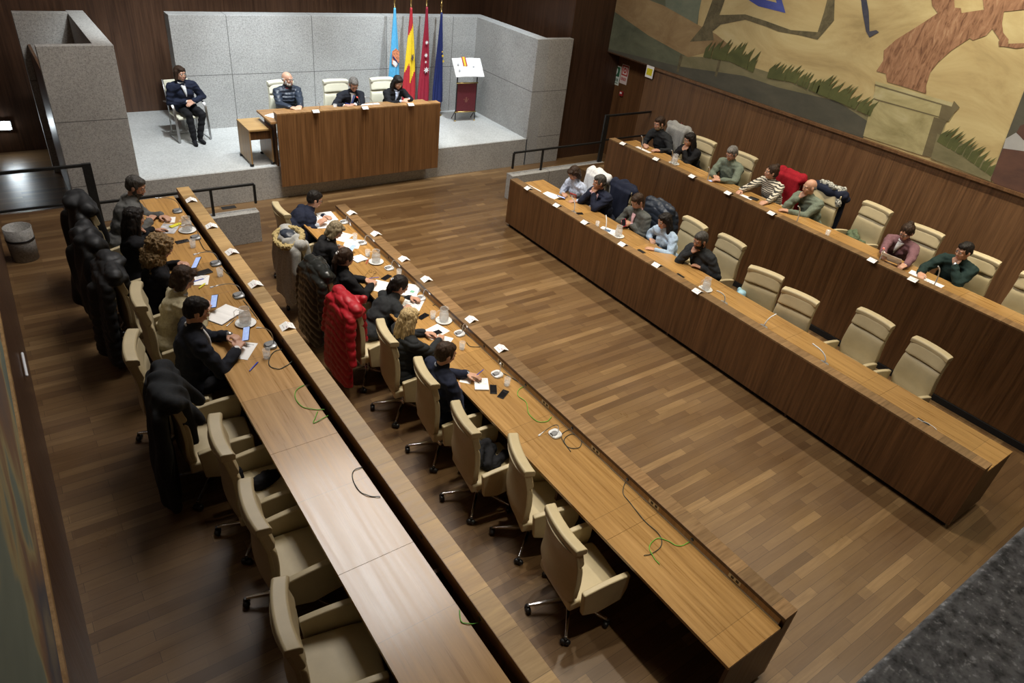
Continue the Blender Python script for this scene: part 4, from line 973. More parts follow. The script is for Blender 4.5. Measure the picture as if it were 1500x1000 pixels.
# rear right desk
person('BR1', 'bearded man in dark navy jumper, first of rear right desk, forearms on the desk', (966, 181), 'c_dk', 'h_brown', 'short', yaw=-10, pitch=18, hands={-1: (942, 213, 1.34), 1: (962, 221, 1.34)}, beard='h_mix')
person('BR2', 'woman with long dark hair in black top, hands at her mouth, rear right desk', (1010, 205), 'c_black', 'h_black', 'long', yaw=-15, pitch=15, hands={1: ('face',), -1: ('face',)}, female=True)
person('BR3', 'grey-haired man in olive green jacket with hands crossed on the desk', (1072, 225), 'c_sage', 'h_grey', yaw=0, pitch=25, hands={1: (1050, 264, 1.35), -1: (1045, 259, 1.35)}, curl=.8, bulky=.02)
person('BR4', 'woman with dark tied hair in black and cream striped jumper', (1130, 252), 'c_stripe', 'h_brown', 'bun', yaw=-35, pitch=2, hands={-1: (1078, 282, 1.33), 1: (1116, 299, 1.33)}, female=True, bulky=.015)
person('BR5', 'man with shaved head in grey-green shirt, one hand at his mouth', (1186, 274), 'c_sage', 'h_grey', 'bald', yaw=-25, pitch=12, hands={-1: ('face',), 1: (1149, 309, 1.34)})
person('BR6', 'woman with hair in a bun and glasses in mauve cardigan reading a sheet', (1328, 340), 'c_mauve', 'h_brown', 'bun', yaw=0, pitch=28, hands={-1: (1290, 378, 1.38), 1: (1322, 389, 1.37)}, curl=.7, female=True, shirt='c_white', glasses=True)
person('BR7', 'man with short black hair in dark green jumper, chin on his hand', (1412, 368), 'c_dgreen', 'h_black', yaw=-20, pitch=14, hands={1: ('face',), -1: (1346, 402, 1.34)}, bulky=.01, watch=1)
# stage
person('D1', 'bald man with white beard and glasses in dark padded jacket on stage', (421, 116), 'nylon_n', 'h_white', 'bald', yaw=25, pitch=4, hands={-1: (430, 159, 1.46), 1: (441, 159, 1.46)}, beard='h_white', glasses=True, bulky=.03, style='quilt', collar_m='c_red')
person('D2', 'grey-haired man in dark suit and blue tie writing at the stage desk', (518, 124), 'c_suit', 'h_grey', yaw=-8, pitch=30, hands={-1: (507, 156, 1.47), 1: (519, 155, 1.47)}, shirt='c_white', tie='c_tie', glasses=True)
person('D3', 'woman with long dark hair in black jacket over patterned top on stage', (583, 121), 'c_black', 'h_black', 'long', yaw=8, pitch=22, hands={-1: (592, 150, 1.47), 1: (600, 147, 1.48)}, female=True, shirt='c_pattern')
ush, Wm, _ = person('U', 'woman attendant with brown hair in navy cardigan and white blouse sitting on steel chair', (264, 108), 'c_navy', 'h_brown', 'bob', yaw=15, pitch=3, hands={-1: ('L', .20, -.06, .72), 1: ('L', .22, .07, .70)}, female=True, shirt='c_white', seat=(2.90, 14.0, .604, -pi/2+.12), sc=1.05, legs=[(.40, .03, .085), (.46, -.10, .085)])
MB().box((.148, .05, .86), (.158, .11, .885)).build('name_badge', M['paper'], ush)
# ------------------------------------------------------------------ things on the desks
ZL0, ZL1, ZW0, ZW1, ZLD, ZWD = .8905, 1.4105, .7855, 1.3055, 1.5805, 1.4355
def surf(px, py, z): p = atz(px, py, z); return V((p.x, p.y, z))
def name_card(px, py, z, rot, label, group):
    p = surf(px, py, z); t = .0012
    s = MB()
    s.prism([(-.066, -.058, 0), (0, -.058, .034), (.066, -.058, 0), (.066-t*2, -.058, 0), (0, -.058, .034-t*2), (-.066+t*2, -.058, 0)], (0, .116, 0))
    for sg in (-1, 1):
        def q(u, v, e=.0005): # u along y, v down the face
            x = sg*v*.066; return V((x+sg*e*.45, u, .034*(1-v)+e))
        s.add([q(.046*sg, .2), q(.034*sg, .2), q(.034*sg, .3), q(.046*sg, .3)], [(0, 1, 2, 3)], 1)
        s.add([q(.031*sg, .2), q(.022*sg, .2), q(.022*sg, .3), q(.031*sg, .3)], [(0, 1, 2, 3)], 2)
        s.add([q(.030*sg, .56), q(-.030*sg, .56), q(-.030*sg, .64), q(.030*sg, .64)], [(0, 1, 2, 3)], 3)
    o = s.build('name_card', [M['paper'], M['logo'], M['logob'], M['print']], loc=p, rotz=rot); return tag(o, label, 'name card', group)
WHO = {}
def cards(row, lst, z, rot, grp):
    for (px, py, who) in lst: name_card(px, py, z, rot+rnd.uniform(-.09, .09), 'white name card in front of '+who, grp)
cards('BL', [(280.4, 294, 'man in grey tweed jacket'), (310, 332, 'woman with long dark hair at rear left desk'), (340, 370, 'curly blonde woman'), (374.4, 417, 'woman in cream jumper'), (421, 479, 'man in dark suit at rear left desk')], ZL1, 0, 'name cards on the rear left ledge')
cards('FL', [(515.6, 312.4, 'man reading papers at end of front left desk'), (551, 343, 'woman with short blonde-grey bob'), (592, 380, 'woman writing with blue pen'), (625, 409.6, 'woman with long dark ponytail'), (691, 468.4, 'woman with long straight blonde hair'), (734.4, 511, 'man with pen over notepad')], ZL0, 0, 'name cards on the front left ledge')
cards('FR', [(774.4, 276.4, 'stage end of front right desk'), (816.6, 301.4, 'woman in pale patterned blouse'), (857.6, 326.4, 'man in navy suit at front right desk'), (912.4, 358.4, 'man in grey blazer and pink shirt'), (962.4, 388.6, 'woman in light blue top'), (1022, 427, 'jug, near bearded man in dark jumper')], ZL0, pi, 'name cards on the front right ledge')
cards('BR', [(913.6, 211, 'first man of rear right desk'), (962, 233.6, 'woman with hands at mouth, rear right desk'), (1015, 259, 'man in olive green jacket'), (1067.6, 283.4, 'woman in striped jumper'), (1131, 313, 'man with shaved head, grey-green shirt'), (1278.6, 382, 'woman in mauve cardigan'), (1338, 410, 'man in dark green jumper')], ZL1, pi, 'name cards on the rear right ledge')
cards('D', [(462, 163.5, 'bald bearded man on stage'), (534, 158.5, 'man in suit and blue tie on stage'), (601, 153.5, 'woman at right of the stage desk')], ZLD, -pi/2, 'name cards on the stage desk')

def mic(px, py, z, tip, label, mat, group, htip=.26, base=None, red=False, rg=.0045, gm='steel'):
    p = surf(px, py, z) if base is None else V((base[0], base[1], z)); t = thing('desk_microphone', label, 'microphone', p, 0, group)
    q = MB(); rr = []
    for h, k in ((0, .96), (.006, 1), (.018, .97), (.024, .88)):
        rr.append([V((.058*k*math.copysign(abs(cos(a))**.62, cos(a)), .066*k*math.copysign(abs(sin(a))**.62, sin(a)), h+(.006*cos(a) if h > .01 else 0))) for a in [2*pi*i/28 for i in range(28)]])
    q.rings(rr).build('base', M[mat], t)
    g = [V((.036*cos(a)-.012, .030*sin(a), .0255+.003*cos(a))) for a in [2*pi*i/20 for i in range(20)]]
    MB().prism(g, (0, 0, .003)).build('speaker_grille', M['greyp'], t)
    b = MB()
    for k in (-1, 0, 1): b.box((-.052, k*.016-.005, .0225), (-.043, k*.016+.005, .0285))
    b.build('buttons', M['blk'], t)
    tp = (atz(tip[0], tip[1], z+htip)-p) if tip else V((-.12, .04, .30))
    if tp.length > .48: tp *= .48/tp.length
    s0 = V((.035, .0, .025)); pts = []
    for k in range(9):
        f = k/8; c = s0*(1-f)**2+V((.045, 0, htip*.8))*2*f*(1-f)+tp*f*f; pts.append(c)
    MB().tube(pts, rg, 8).build('gooseneck', M[gm], t)
    d = (pts[-1]-pts[-2]).normalized(); MB().cap(pts[-1], pts[-1]+d*.028, .0085, .0085, n=10).build('capsule', M['whitep'] if not red else M['steel'], t)
    if red: MB().cap(pts[-1]-d*.006, pts[-1]-d*.001, .011, .011, n=10).build('lit_ring', plain('red_light_ring', (.8, .02, .02), .4, emit=(1, .05, .03), es=4), t)
    return t, pts
def mics(lst, z, mat, grp):
    for (px, py, tip, who) in lst: mic(px, py, z, tip, ('grey' if mat == 'greyp2' else 'white')+' gooseneck microphone '+who, mat, grp)
M['greyp2'] = plain('silver_grey_plastic', (.3, .31, .32), .35, .3, .08)
mics([(260, 310, (231, 290), 'before the man in grey tweed jacket'), (286.6, 349, (268, 330), 'beside the first water jug, rear left desk'), (316, 387, (287, 372), 'before the curly blonde woman'), (349.6, 434, (311.6, 420), 'before the woman in cream jumper'), (396, 507, (380, 480), 'beyond the blue pen, near the man in dark suit')], ZW1, 'greyp2', 'microphones on the rear left desk')
mics([(504, 326, (518, 330), 'by the reading man in navy suit'), (531, 356.6, (549, 352), 'by woman with blonde-grey bob'), (570, 393.6, (585, 389), 'by woman writing with blue pen'), (616, 437.6, (629, 430), 'by woman with long dark ponytail'), (673, 489.4, (684, 478), 'by woman with long straight blonde hair'), (728, 549, (733, 532), 'by notepad and two phones'), (813, 636.4, (791.6, 636), 'alone before empty chairs, front left desk')], ZW0, 'whitep', 'microphones on the front left desk')
def rod(tip, foot, z, xi, label, grp, red=False, hh=.34, mat='greyp2'):
    tpw = atz(tip[0], tip[1], z+hh); f = atz(foot[0], foot[1], z+.11)
    bx = xi+.11; by = f.y+(f.x-bx)*0
    return mic(0, 0, z, tip, label, mat, grp, hh, base=(bx, by), red=red, rg=.008, gm='whitep')
g = 'microphones on the rear right desk'
rod((940, 199.6), (929, 215.6), ZW1, 9.64, 'microphone before the first man of rear right desk', g)
rod((984, 220.4), (971, 236), ZW1, 9.64, 'microphone before woman with hands at mouth, rear right desk', g)
rod((1038.4, 245), (1023.6, 261), ZW1, 9.64, 'microphone before man in olive green jacket', g)
rod((1169.6, 302.4), (1157.4, 321.6), ZW1, 9.64, 'microphone before man with shaved head', g)
rod((1294, 364), (1280, 378), ZW1, 9.64, 'microphone with red lit ring before woman in mauve cardigan', g, True)
rod((1375, 391), (1360, 415.6), ZW1, 9.64, 'microphone before man in dark green jumper', g)
g = 'microphones on the front right desk'
mt_, pts = rod((839, 290), (836, 304), ZW0, 7.33, 'microphone with red cube carrying white letters, before woman in patterned blouse', g, hh=.24)
fl = MB().box((-.006, -.06, -.035), (.006, .06, .035)); fl.xf(Matrix.Translation(pts[-1]+V((.0, 0, .045))) @ Matrix.Rotation(.35, 4, 'Z') @ Matrix.Rotation(-.3, 4, 'Y'))
fo = fl.build('microphone_flag', plain('red_flag_box', (.42, .03, .02), .4), mt_)
w = MB()
for k, (a, b, c, e) in enumerate([(-.05, -.02, -.04, .012), (-.038, -.026, -.012, .004), (-.012, -.022, -.005, .02), (.002, -.022, .009, .02), (.002, .012, .022, .02), (.016, -.022, .023, .02), (.030, -.022, .036, .02), (.030, .012, .050, .02), (.030, -.022, .050, -.014), (.044, -.022, .050, .018)]): w.box((-.0085, -a, b), (-.0062, -c, e))
w.xf(Matrix.Translation(pts[-1]+V((.0, 0, .045))) @ Matrix.Rotation(.35, 4, 'Z') @ Matrix.Rotation(-.3, 4, 'Y')); w.build('flag_lettering', M['paper'], fo)
rod((888, 317), (889, 330), ZW0, 7.33, 'microphone between man in navy suit and man in grey blazer', g, hh=.2)
rod((1053, 427), (1052.6, 438), ZW0, 7.33, 'small microphone beside the jug, beyond bearded man', g, hh=.17)
rod((1134, 461.5), (1108.6, 474), ZW0, 7.33, 'microphone leaning before second empty chair from the stage, front right desk', g, hh=.17)
rod((1193.5, 505.5), (1201, 527), ZW0, 7.33, 'microphone leaning before third empty chair from the stage, front right desk', g, hh=.17)
g = 'microphones on the stage desk'
def dmic(x, y, tip, label, red=False): return mic(0, 0, ZWD, tip, label, 'greyp2', g, .28, base=(x, y), red=red)
dmic(4.72, 12.13, (465, 151), 'microphone before bald bearded man on stage'); dmic(5.5, 12.13, (523, 142), 'microphone with red lit ring before man with blue tie on stage', True); dmic(5.78, 12.13, (536, 142.4), 'microphone between man with blue tie and woman on stage')

def plate(p, label): return tag(MB().lathe([(.001, .0), (.055, .0), (.098, .012), (.102, .014), (.098, .017), (.055, .006), (.001, .006)], n=36, cap=False).build('saucer', plain('white_china', (.75, .76, .76), .2), loc=p), label, 'saucer')
def jug(px, py, z, where, s=1.):
    p = surf(px, py, z); plate(p, 'white saucer under the water jug '+where)
    q = p+V((0, 0, .0065)); t = thing('water_jug', 'clear glass water jug '+where, 'jug', q, rnd.uniform(2.2, 3.6))
    MB().lathe([(.001, 0), (.050, 0), (.058, .02), (.062, .07), (.055, .12), (.046, .15), (.052, .175), (.049, .175), (.043, .15), (.052, .12), (.0585, .07), (.054, .022), (.046, .008), (.001, .008)], n=32, cap=False).build('body', M['glass'], t)
    MB().lathe([(.001, .0095), (.045, .0095), (.053, .022), (.0575, .07), (.053, .108), (.001, .108)], n=32).build('water', M['water'], t)
    MB().tube([(.046, 0, .15), (.075, 0, .158), (.098, 0, .13), (.098, 0, .08), (.08, 0, .045), (.058, 0, .04)], .0065, 10).build('handle', M['glass'], t)
def tumbler(px, py, z, where):
    p = surf(px, py, z); t = thing('drinking_glass', 'clear drinking glass '+where, 'glass', p, 0, 'drinking glasses on the desks')
    MB().lathe([(.001, 0), (.031, 0), (.036, .095), (.034, .095), (.029, .008), (.001, .008)], n=24, cap=False).build('body', M['glass'], t)
    MB().lathe([(.001, .009), (.0285, .009), (.031, .04), (.001, .04)], n=24).build('water', M['water'], t)
jug(275, 338, ZW1, 'beside the man in grey tweed jacket'); jug(360, 474, ZW1, 'beside the open notebook at rear left desk')
jug(551, 384, ZW0, 'near the eyeglasses at front left desk'); jug(650, 470, ZW0, 'near the long-haired blonde woman')
jug(905, 346, ZW0, 'before the man in grey blazer'); jug(1033, 424, ZW0, 'beyond the bearded man at front right desk'); jug(987, 240, ZW1, 'before woman with hands at mouth, rear right desk')
for a in [(283, 362, ZW1, 'before the long-dark-haired woman, rear left desk'), (323, 404, ZW1, 'before the curly blonde woman'), (391, 524, ZW1, 'before the man in dark suit, in front of grey microphone'),
          (520, 351, ZW0, 'near the top of front left desk, behind papers'), (538.6, 375, ZW0, 'before the open notebook of the blonde-grey bob woman'), (584.4, 404, ZW0, 'by woman writing with blue pen'), (634, 466, ZW0, 'between white papers and jug, front left desk'), (676.6, 511, ZW0, 'before the long-haired blonde woman'), (742.4, 564, ZW0, 'beside white microphone near two phones'),
          (874.4, 332, ZW0, 'before man in navy suit, front right desk'), (1211, 345, ZW1, 'before empty chair with green scarf'), (491, 160, ZWD, 'left of the man with blue tie on stage')]: tumbler(*a)
def flat(name, px, py, z, w, h, rot, mat, label, cat, th=.002, bevel=0, pr=False, group=None, dz=0, tilt=None, extra=None):
    p = surf(px, py, z+dz); s = MB().box((-w/2, -h/2, 0), (w/2, h/2, th)); mats = [M[mat] if isinstance(mat, str) else mat, M['print']]
    if pr:
        for k in range(pr if pr is not True else 5):
            yy = h*.36-k*h*.13; s.add([(-w*.38, yy, th+.0003), (w*(.38-.1*(k % 3)), yy, th+.0003), (w*(.38-.1*(k % 3)), yy+h*.035, th+.0003), (-w*.38, yy+h*.035, th+.0003)], [(0, 1, 2, 3)], 1)
    o = s.build(name, mats, loc=p, rotz=rot, bevel=bevel); tag(o, label, cat, group)
    if extra: extra(o)
    return o
def phone(px, py, z, rot, label, lit=False, held=None, w=.074, h=.15, case=None):
    p = surf(px, py, z); t = thing('mobile_phone', label, 'phone', p, rot)
    MB().box((-w/2, -h/2, 0), (w/2, h/2, .009)).build('case', case or M['blk'], t, bevel=.003)
    MB().box((-w/2+.004, -h/2+.006, .0091), (w/2-.004, h/2-.006, .0098)).build('screen', M['screen'] if lit else plain('dark_glass', (.01, .01, .012), .08), t)
    if held: t.rotation_euler = (held[0], held[1], rot)
    return t
A4 = (.21, .297)
# rear left
flat('magazine', 247, 335, ZW1, .20, .27, -.5, plain('magazine_cover', (.5, .5, .52), .4, var=.5, scale=14), 'grey printed magazine in front of the man in grey tweed jacket', 'magazine', .004)
flat('paper_sheet', 249, 322, ZW1, .12, .17, -.3, 'paper', 'small white sheet under the writing hand of man in grey tweed', 'paper')
flat('spectacle_case', 257, 331, ZW1, .05, .15, -1.1, 'yellow', 'yellow and black case beside the magazine', 'case', .02, .005)
phone(267, 354, ZW1, -1.45, 'black phone lying near the water jug, before the long-dark-haired woman')
phone(288, 385, ZW1+.09, -.9, 'phone with lit blue screen held by the curly blonde woman', True, (.5, -.35), w=.078, h=.155)
flat('tablet_case', 297, 400, ZW1, .10, .19, -1.35, 'blk', 'black flat case lying before the curly blonde woman', 'case', .012, .003)
flat('notepad', 295, 411, ZW1, .15, .21, -.35, 'paper', 'white notepad with blue pen at rear left desk', 'notepad', .008, pr=3)
def pen(px, py, z, rot, mat, label, l=.14, r=.0045, group=None):
    p = surf(px, py, z); t = thing('pen', label, 'pen', p+V((0, 0, r)), rot)
    MB().cap((-l/2, 0, 0), (l/2-.02, 0, 0), r, r, n=8).build('barrel', M[mat], t); MB().cap((l/2-.02, 0, 0), (l/2, 0, 0), r*.8, .001, n=8).build('tip', M['steel'], t)
pen(291, 410.5, ZW1+.009, .2, 'bluepen', 'blue pen lying on the white notepad'); pen(372.5, 536.6, ZW1, .75, 'bluepen', 'blue pen lying alone on worktop below the man in dark suit', .16, .006)
pen(297, 419, ZW1, .75, 'yellow', 'yellow highlighter beside the notepad, rear left desk', .12, .009); pen(338, 473, ZW1, .7, 'steel', 'silver pen beside the open notebook')
phone(314, 441.5, ZW1+.10, -.7, 'small phone with lit screen held by the woman in cream jumper', True, (.6, -.3)); phone(361, 489, ZW1+.09, -.7, 'phone with lit screen held by the man in dark suit', True, (.6, -.35))
def book(px, py, z, rot, label, w=.15, h=.22):
    p = surf(px, py, z); t = thing('open_notebook', label, 'notebook', p, rot)
    MB().box((-w-.005, -h/2-.004, 0), (w+.005, h/2+.004, .003)).build('cover', plain('dark_blue_cover', (.02, .03, .07), .5), t)
    for s in (-1, 1):
        rr = []
        for k in range(7): f = k/6; x = s*w*f; rr.append([V((x, -h/2, .0032)), V((x, h/2, .0032)), V((x, h/2, .007+.009*sin(min(1, f*1.6+.15)*pi)*.6+.002)), V((x, -h/2, .007+.009*sin(min(1, f*1.6+.15)*pi)*.6+.002))])
        MB().rings(rr, smooth=False).build('page_block', M['paper'], t)
book(328, 461, ZW1, .55, 'open white notebook with dark cover at rear left desk', .16, .24)
flat('paper_sheet', 354, 513, ZW1, .21, .28, -.65, 'paper', 'white A4 sheet under the hands of the man in dark suit', 'paper', pr=2)
# front left
for k in range(3): flat('paper_stack', 476+k*1.5, 328-k*5, ZW0, .24, .33, -.3+k*.12, 'paper', ['lowest', 'middle', 'topmost'][k]+' white sheet bundle before the reading man, front left desk', 'papers', .012, pr=5, dz=.0121*k)
flat('paper_sheet', 502, 347, ZW0, .2, .28, -.9, 'paper', 'white sheet between the reading man and the blonde-grey bob woman', 'paper', pr=4)
flat('magazine', 516, 357, ZW0, .22, .29, -.6, 'paper', 'white printed leaflet with red corner before the blonde-grey bob woman', 'leaflet', .004, pr=5)
phone(515, 365, ZW0+.06, -1.0, 'white-blue lit phone held by the blonde-grey bob woman', True, (.4, -.2), case=M['whitep'])
book(526, 379, ZW0, .2, 'open notebook with green edge between bob woman and woman with blue pen', .09, .17)
pen(538, 383, ZW0, .9, 'logo', 'red pencil beside the notebook with green edge'); pen(535, 380, ZW0, 1.0, 'blk', 'dark pencil beside the notebook with green edge')
phone(566, 406.5, ZW0, -1.1, 'black phone before the woman writing with blue pen')
flat('paper_sheet', 556, 419, ZW0, .21, .28, -.85, 'paper', 'white sheet under the hand of woman writing with blue pen', 'paper'); pen(549, 407, ZW0+.07, -.2, 'bluepen', 'blue pen held by the writing woman at front left desk')
g_ = thing('eyeglasses', 'folded thin dark eyeglasses before the woman writing with blue pen', 'glasses', surf(546, 400, ZW0), .6); q = MB()
for sd in (-1, 1): q.tube([(.0, sd*.032+.022*cos(a), .022+.018*sin(a)) for a in [2*pi*k/12 for k in range(13)]], .0018, 6); q.tube([(0, sd*.052, .03), (-.12, sd*.045, .002)], .0018, 6)
q.build('frame', M['blk'], g_)
for k in range(3): flat('folder', 600, 427-k, ZW0, .23, .31, -.9+.1*k, ['paper', 'c_pale', 'paper'][k], ['bottom white folder', 'middle pale blue folder', 'top white folder'][k]+' of the pile before the ponytail woman', 'folder', .007, dz=.0075*k)
flat('sticky_tab', 604, 427, ZW0, .05, .05, -.9, plain('green_tab', (.2, .5, .35), .6), 'small green tab on the pile of folders', 'tab', .004, dz=.0232)
flat('paper_sheet', 604, 446, ZW0, .24, .36, .35-1.1, 'paper', 'long white sheet before the woman with long dark ponytail', 'paper', pr=6)
phone(620, 463.5, ZW0, -1.2, 'black phone wallet near the glass, beside the long-haired blonde woman', case=M['c_black'])
flat('paper_sheet', 637, 486, ZW0, .21, .297, -1.3, 'paper', 'white sheet under the phone of the long-haired blonde woman', 'paper'); phone(638, 488, ZW0+.003, -1.45, 'dark phone lying on white sheet of the long-haired blonde woman')
flat('paper_sheet', 652, 500, ZW0, .13, .21, -.9, 'paper', 'small white sheet before the hand of the blonde woman', 'paper')
o = flat('notepad', 705, 563.5, ZW0, .15, .20, -.5, 'paper', 'white notepad with red print under the pen of the man in navy suit', 'notepad', .016, pr=4)
pen(704, 545, ZW0+.10, .4, 'bluepen', 'blue pen held by the man in navy suit, front left desk')
flat('paper_sheet', 684, 553, ZW0, .12, .2, -.8, 'paper', 'white sheet under the hand of the man with notepad', 'paper')
phone(722.6, 570.5, ZW0, -.55, 'black phone beside the white notepad'); phone(737, 577.5, ZW0, -1.05, 'black phone right of the other one, near drinking glass, front left desk')
# front right
flat('paper_sheet', 807, 286, ZW0, .21, .30, .3, 'paper', 'white sheet at the stage end of front right desk', 'paper'); flat('paper_strip', 783, 275.5, ZW0, .03, .35, .1, 'paper', 'thin white paper strip by the ledge near the stage, front right desk', 'paper')
phone(822, 289, ZW0+.03, 1.2, 'dark phone under the hand of the woman in patterned blouse', True, (.3, 0)); phone(847.6, 313, ZW0, 1.2, 'dark phone lying before the man in navy suit, front right desk')
flat('magazine', 890, 338, ZW0, .22, .28, .4, 'paper', 'white leaflet with blue picture before the man in grey blazer', 'leaflet', .003, pr=2); flat('picture_card', 890, 337.5, ZW0, .08, .1, .5, plain('blue_picture', (.08, .16, .3), .4), 'blue picture card on the white leaflet', 'card', .002, dz=.0034)
phone(914, 326.5, ZW0+.09, 2.2, 'red phone held by the man in grey blazer', case=plain('red_case', (.5, .01, .04), .4), held=(-.6, .5))
for px, py, wh in ((939.6, 368, 'before the woman in light blue top'), (996.4, 403.6, 'before the bearded man'), (1352, 618, 'near the end of the desk by the camera')): flat('cable_hatch', px, py, ZW0, .06, .14, 0, 'blk', 'black cable hatch in worktop '+wh, 'cable hatch', .003)
# rear right
flat('paper_sheet', 941, 219.5, ZW1, .14, .38, 0, 'paper', 'white sheet before the first man of rear right desk', 'paper'); phone(1039.4, 265.6, ZW1, 1.4, 'phone with lit lilac screen before man in olive green jacket', True)
flat('paper_sheet', 1091, 289, ZW1, .18, .25, .1, 'paper', 'white sheet before the woman in striped jumper', 'paper'); flat('wallet', 1104, 291.5, ZW1, .10, .16, .2, 'blk', 'black wallet beside sheet of the woman in striped jumper', 'wallet', .018, .004)
flat('paper_sheet', 1257.6, 368, ZW1, .06, .45, 0, 'paper', 'long narrow white sheet before empty chair with green scarf', 'paper'); flat('paper_sheet', 1312, 393, ZW1, .06, .5, 0, 'paper', 'long narrow white sheet before the woman in mauve cardigan', 'paper')
t = flat('paper_sheet', 1306, 379, ZW1+.09, .21, .29, .2, 'paper', 'white sheet held up by the woman in mauve cardigan', 'paper', pr=5); t.rotation_euler = (0, .75, .15)
flat('paper_sheet', 1364, 414.5, ZW1, .19, .29, .1, 'paper', 'white sheet nearest right edge before the man in dark green jumper', 'paper', pr=4); flat('paper_sheet', 1343, 402, ZW1, .19, .2, .2, 'paper', 'white sheet under the hand of the man in dark green jumper', 'paper')
# stage desk
flat('paper_sheet', 402, 170, ZWD, .2, .28, .5, 'paper', 'white sheet at the left end of the stage desk', 'paper'); flat('paper_sheet', 544, 155, ZWD, .42, .25, .05, 'paper', 'white papers right of the man with blue tie on stage', 'paper', .01)
pen(509, 152, ZWD+.06, 2.0, 'bluepen', 'blue pen in the hand of the man with blue tie on stage')
# cables
def cable(pts, z, mat, label, r=.0035, lift=.004, name='cable'):
    P_ = [surf(a, b, z)+V((0, 0, lift)) for a, b in pts]; out = []
    for i in range(len(P_)-1):
        p0 = P_[max(i-1, 0)]; p1 = P_[i]; p2 = P_[i+1]; p3 = P_[min(i+2, len(P_)-1)]
        for k in range(6):
            t = k/6; q = .5*((2*p1)+(p2-p0)*t+(2*p0-5*p1+4*p2-p3)*t*t+(3*p1-p0-3*p2+p3)*t**3); out.append(q+V((0, 0, .004*sin(len(out)*.5)**2)))
    out.append(P_[-1]); c = sum(out, V())/len(out)
    return tag(MB().tube([q-c for q in out], r, 6).build(name, M[mat], loc=c), label, 'cable')
cable([(446, 564.5), (434, 572), (433, 584), (443, 596), (460, 600), (476, 600.5)], ZW1, 'green_c', 'green cable loop on rear left worktop, upper of two')
cable([(480.5, 609), (460, 620), (462, 612), (465.5, 603)], ZW1, 'green_c', 'short bent green cable on rear left worktop, lower of two')
cable([(531.5, 684.5), (518, 690), (517, 703), (527, 720), (542, 727), (557, 728)], ZW1, 'dark_c', 'dark teal cable loop midway down the rear left worktop')
cable([(673, 894), (674, 905), (677, 912), (690, 914), (701, 913)], ZW1, 'green_c', 'green cable end with white plug near bottom of the photo')
cable([(413, 512), (401, 516), (394, 528), (396, 537), (408, 541), (420, 536), (429, 529)], ZW1, 'dark_c', 'black looped cable beside the last grey microphone, rear left desk', .004)
cable([(770, 565.6), (760, 571), (759, 580), (771, 590), (774, 605), (786, 617), (800, 618), (808, 611)], ZW0, 'green_c', 'green cable below the two phones, front left desk')
cable([(838, 629), (828, 632), (822, 640), (832, 655), (848, 656), (851, 645), (838, 636), (826, 645), (836, 662)], ZW0, 'dark_c', 'dark tangled cable beside the lone white microphone')
cable([(919, 703), (914, 711), (913, 724), (924, 738), (943, 762), (966, 784), (968, 800), (955, 811), (943, 814)], ZW0, 'dark_c', 'long dark curling cable on the empty part of front left worktop')
cable([(1013, 792), (1000, 799), (990, 799), (977, 792), (962, 789), (951, 801), (957, 816), (966, 827)], ZW0, 'green_c', 'green curling cable crossing the dark one, front left worktop')
for i, (a, who) in enumerate([([(585, 392), (575, 384), (571, 377)], 'blue-pen woman'), ([(629, 436), (640, 446), (648, 440), (634, 448)], 'ponytail woman'), ([(680, 487), (690, 495), (706, 507), (690, 508), (683, 502)], 'long-haired blonde woman'), ([(733, 545), (748, 553), (766, 564)], 'man with notepad')]):
    cable(a, ZW0, 'dark_c', 'dark microphone cable by the ledge near the '+who)
cable([(1342, 613), (1350, 617), (1362, 622), (1372, 630)], ZW0, 'whitep', 'white cable end near the camera end of front right desk')
for (a, who) in [([(268, 318), (276, 325), (284, 333)], 'man in grey tweed jacket'), ([(292, 352), (300, 366), (312, 368)], 'first water jug'), ([(322, 392), (334, 402), (342, 412)], 'curly blonde woman'), ([(356, 440), (366, 452), (378, 468)], 'woman in cream jumper')]:
    cable(a, ZW1, 'dark_c', 'dark microphone cable near the '+who+', rear left desk')

# ------------------------------------------------------------------ flags, lectern, bin
def flag(x, y, label, bands, ztop, zlow, w1, extra=None, seed=0):
    t = thing('flag', label, 'flag', (x, y, .604)); q = V((x, y, .604))
    MB().lathe([(.001, 0), (.12, 0), (.12, .02), (.03, .035), (.02, .06), (.001, .06)], n=24).build('stand', M['gold'], t)
    MB().tube([(0, 0, .03), (0, 0, ztop+.03-.604)], .013, 10).build('pole', M['gold'], t)
    MB().lathe([(.001, ztop-.604+.0), (.018, ztop-.604+.01), (.012, ztop-.604+.05), (.026, ztop-.604+.09), (.001, ztop-.604+.20)], n=12).build('finial', M['gold'], t)
    rr = []; N = 44; K = 40; zt = ztop-.05-.604; zb = zlow-.604; mats = []
    for i in range(N+1):
        f = i/N; z = zt+(zb-zt)*f; w = .022+.78*w1*min(1, f*1.15); c = V((-.01-.02*f, -.035-.03*f, 0)); ring = []
        for k in range(K):
            a = 2*pi*k/K; r = 1+.22*sin(a*5+seed+f*3)*min(1, f*3)+.1*sin(a*9+seed*2); dz = 0
            if f > .93: dz = -(f-.93)/.07*.10*(1+sin(a*2+seed))*.8
            ring.append(V((c.x+w*cos(a)*r, c.y+(.3*w+.012)*sin(a)*r, z+dz)))
        rr.append(ring)
    s = MB().rings(rr)
    cloth_ = s.build('flag_cloth', [M[m_] if isinstance(m_, str) else m_ for m_ in bands[0]], t)
    for i, pl in enumerate(cloth_.data.polygons):
        c = pl.center; f = (zt-c.z)/(zt-zb); pl.material_index = bands[1](f, math.atan2(c.y+.035+.03*f, c.x), c)
    if extra: extra(t, zt, zb, w1)
    return t
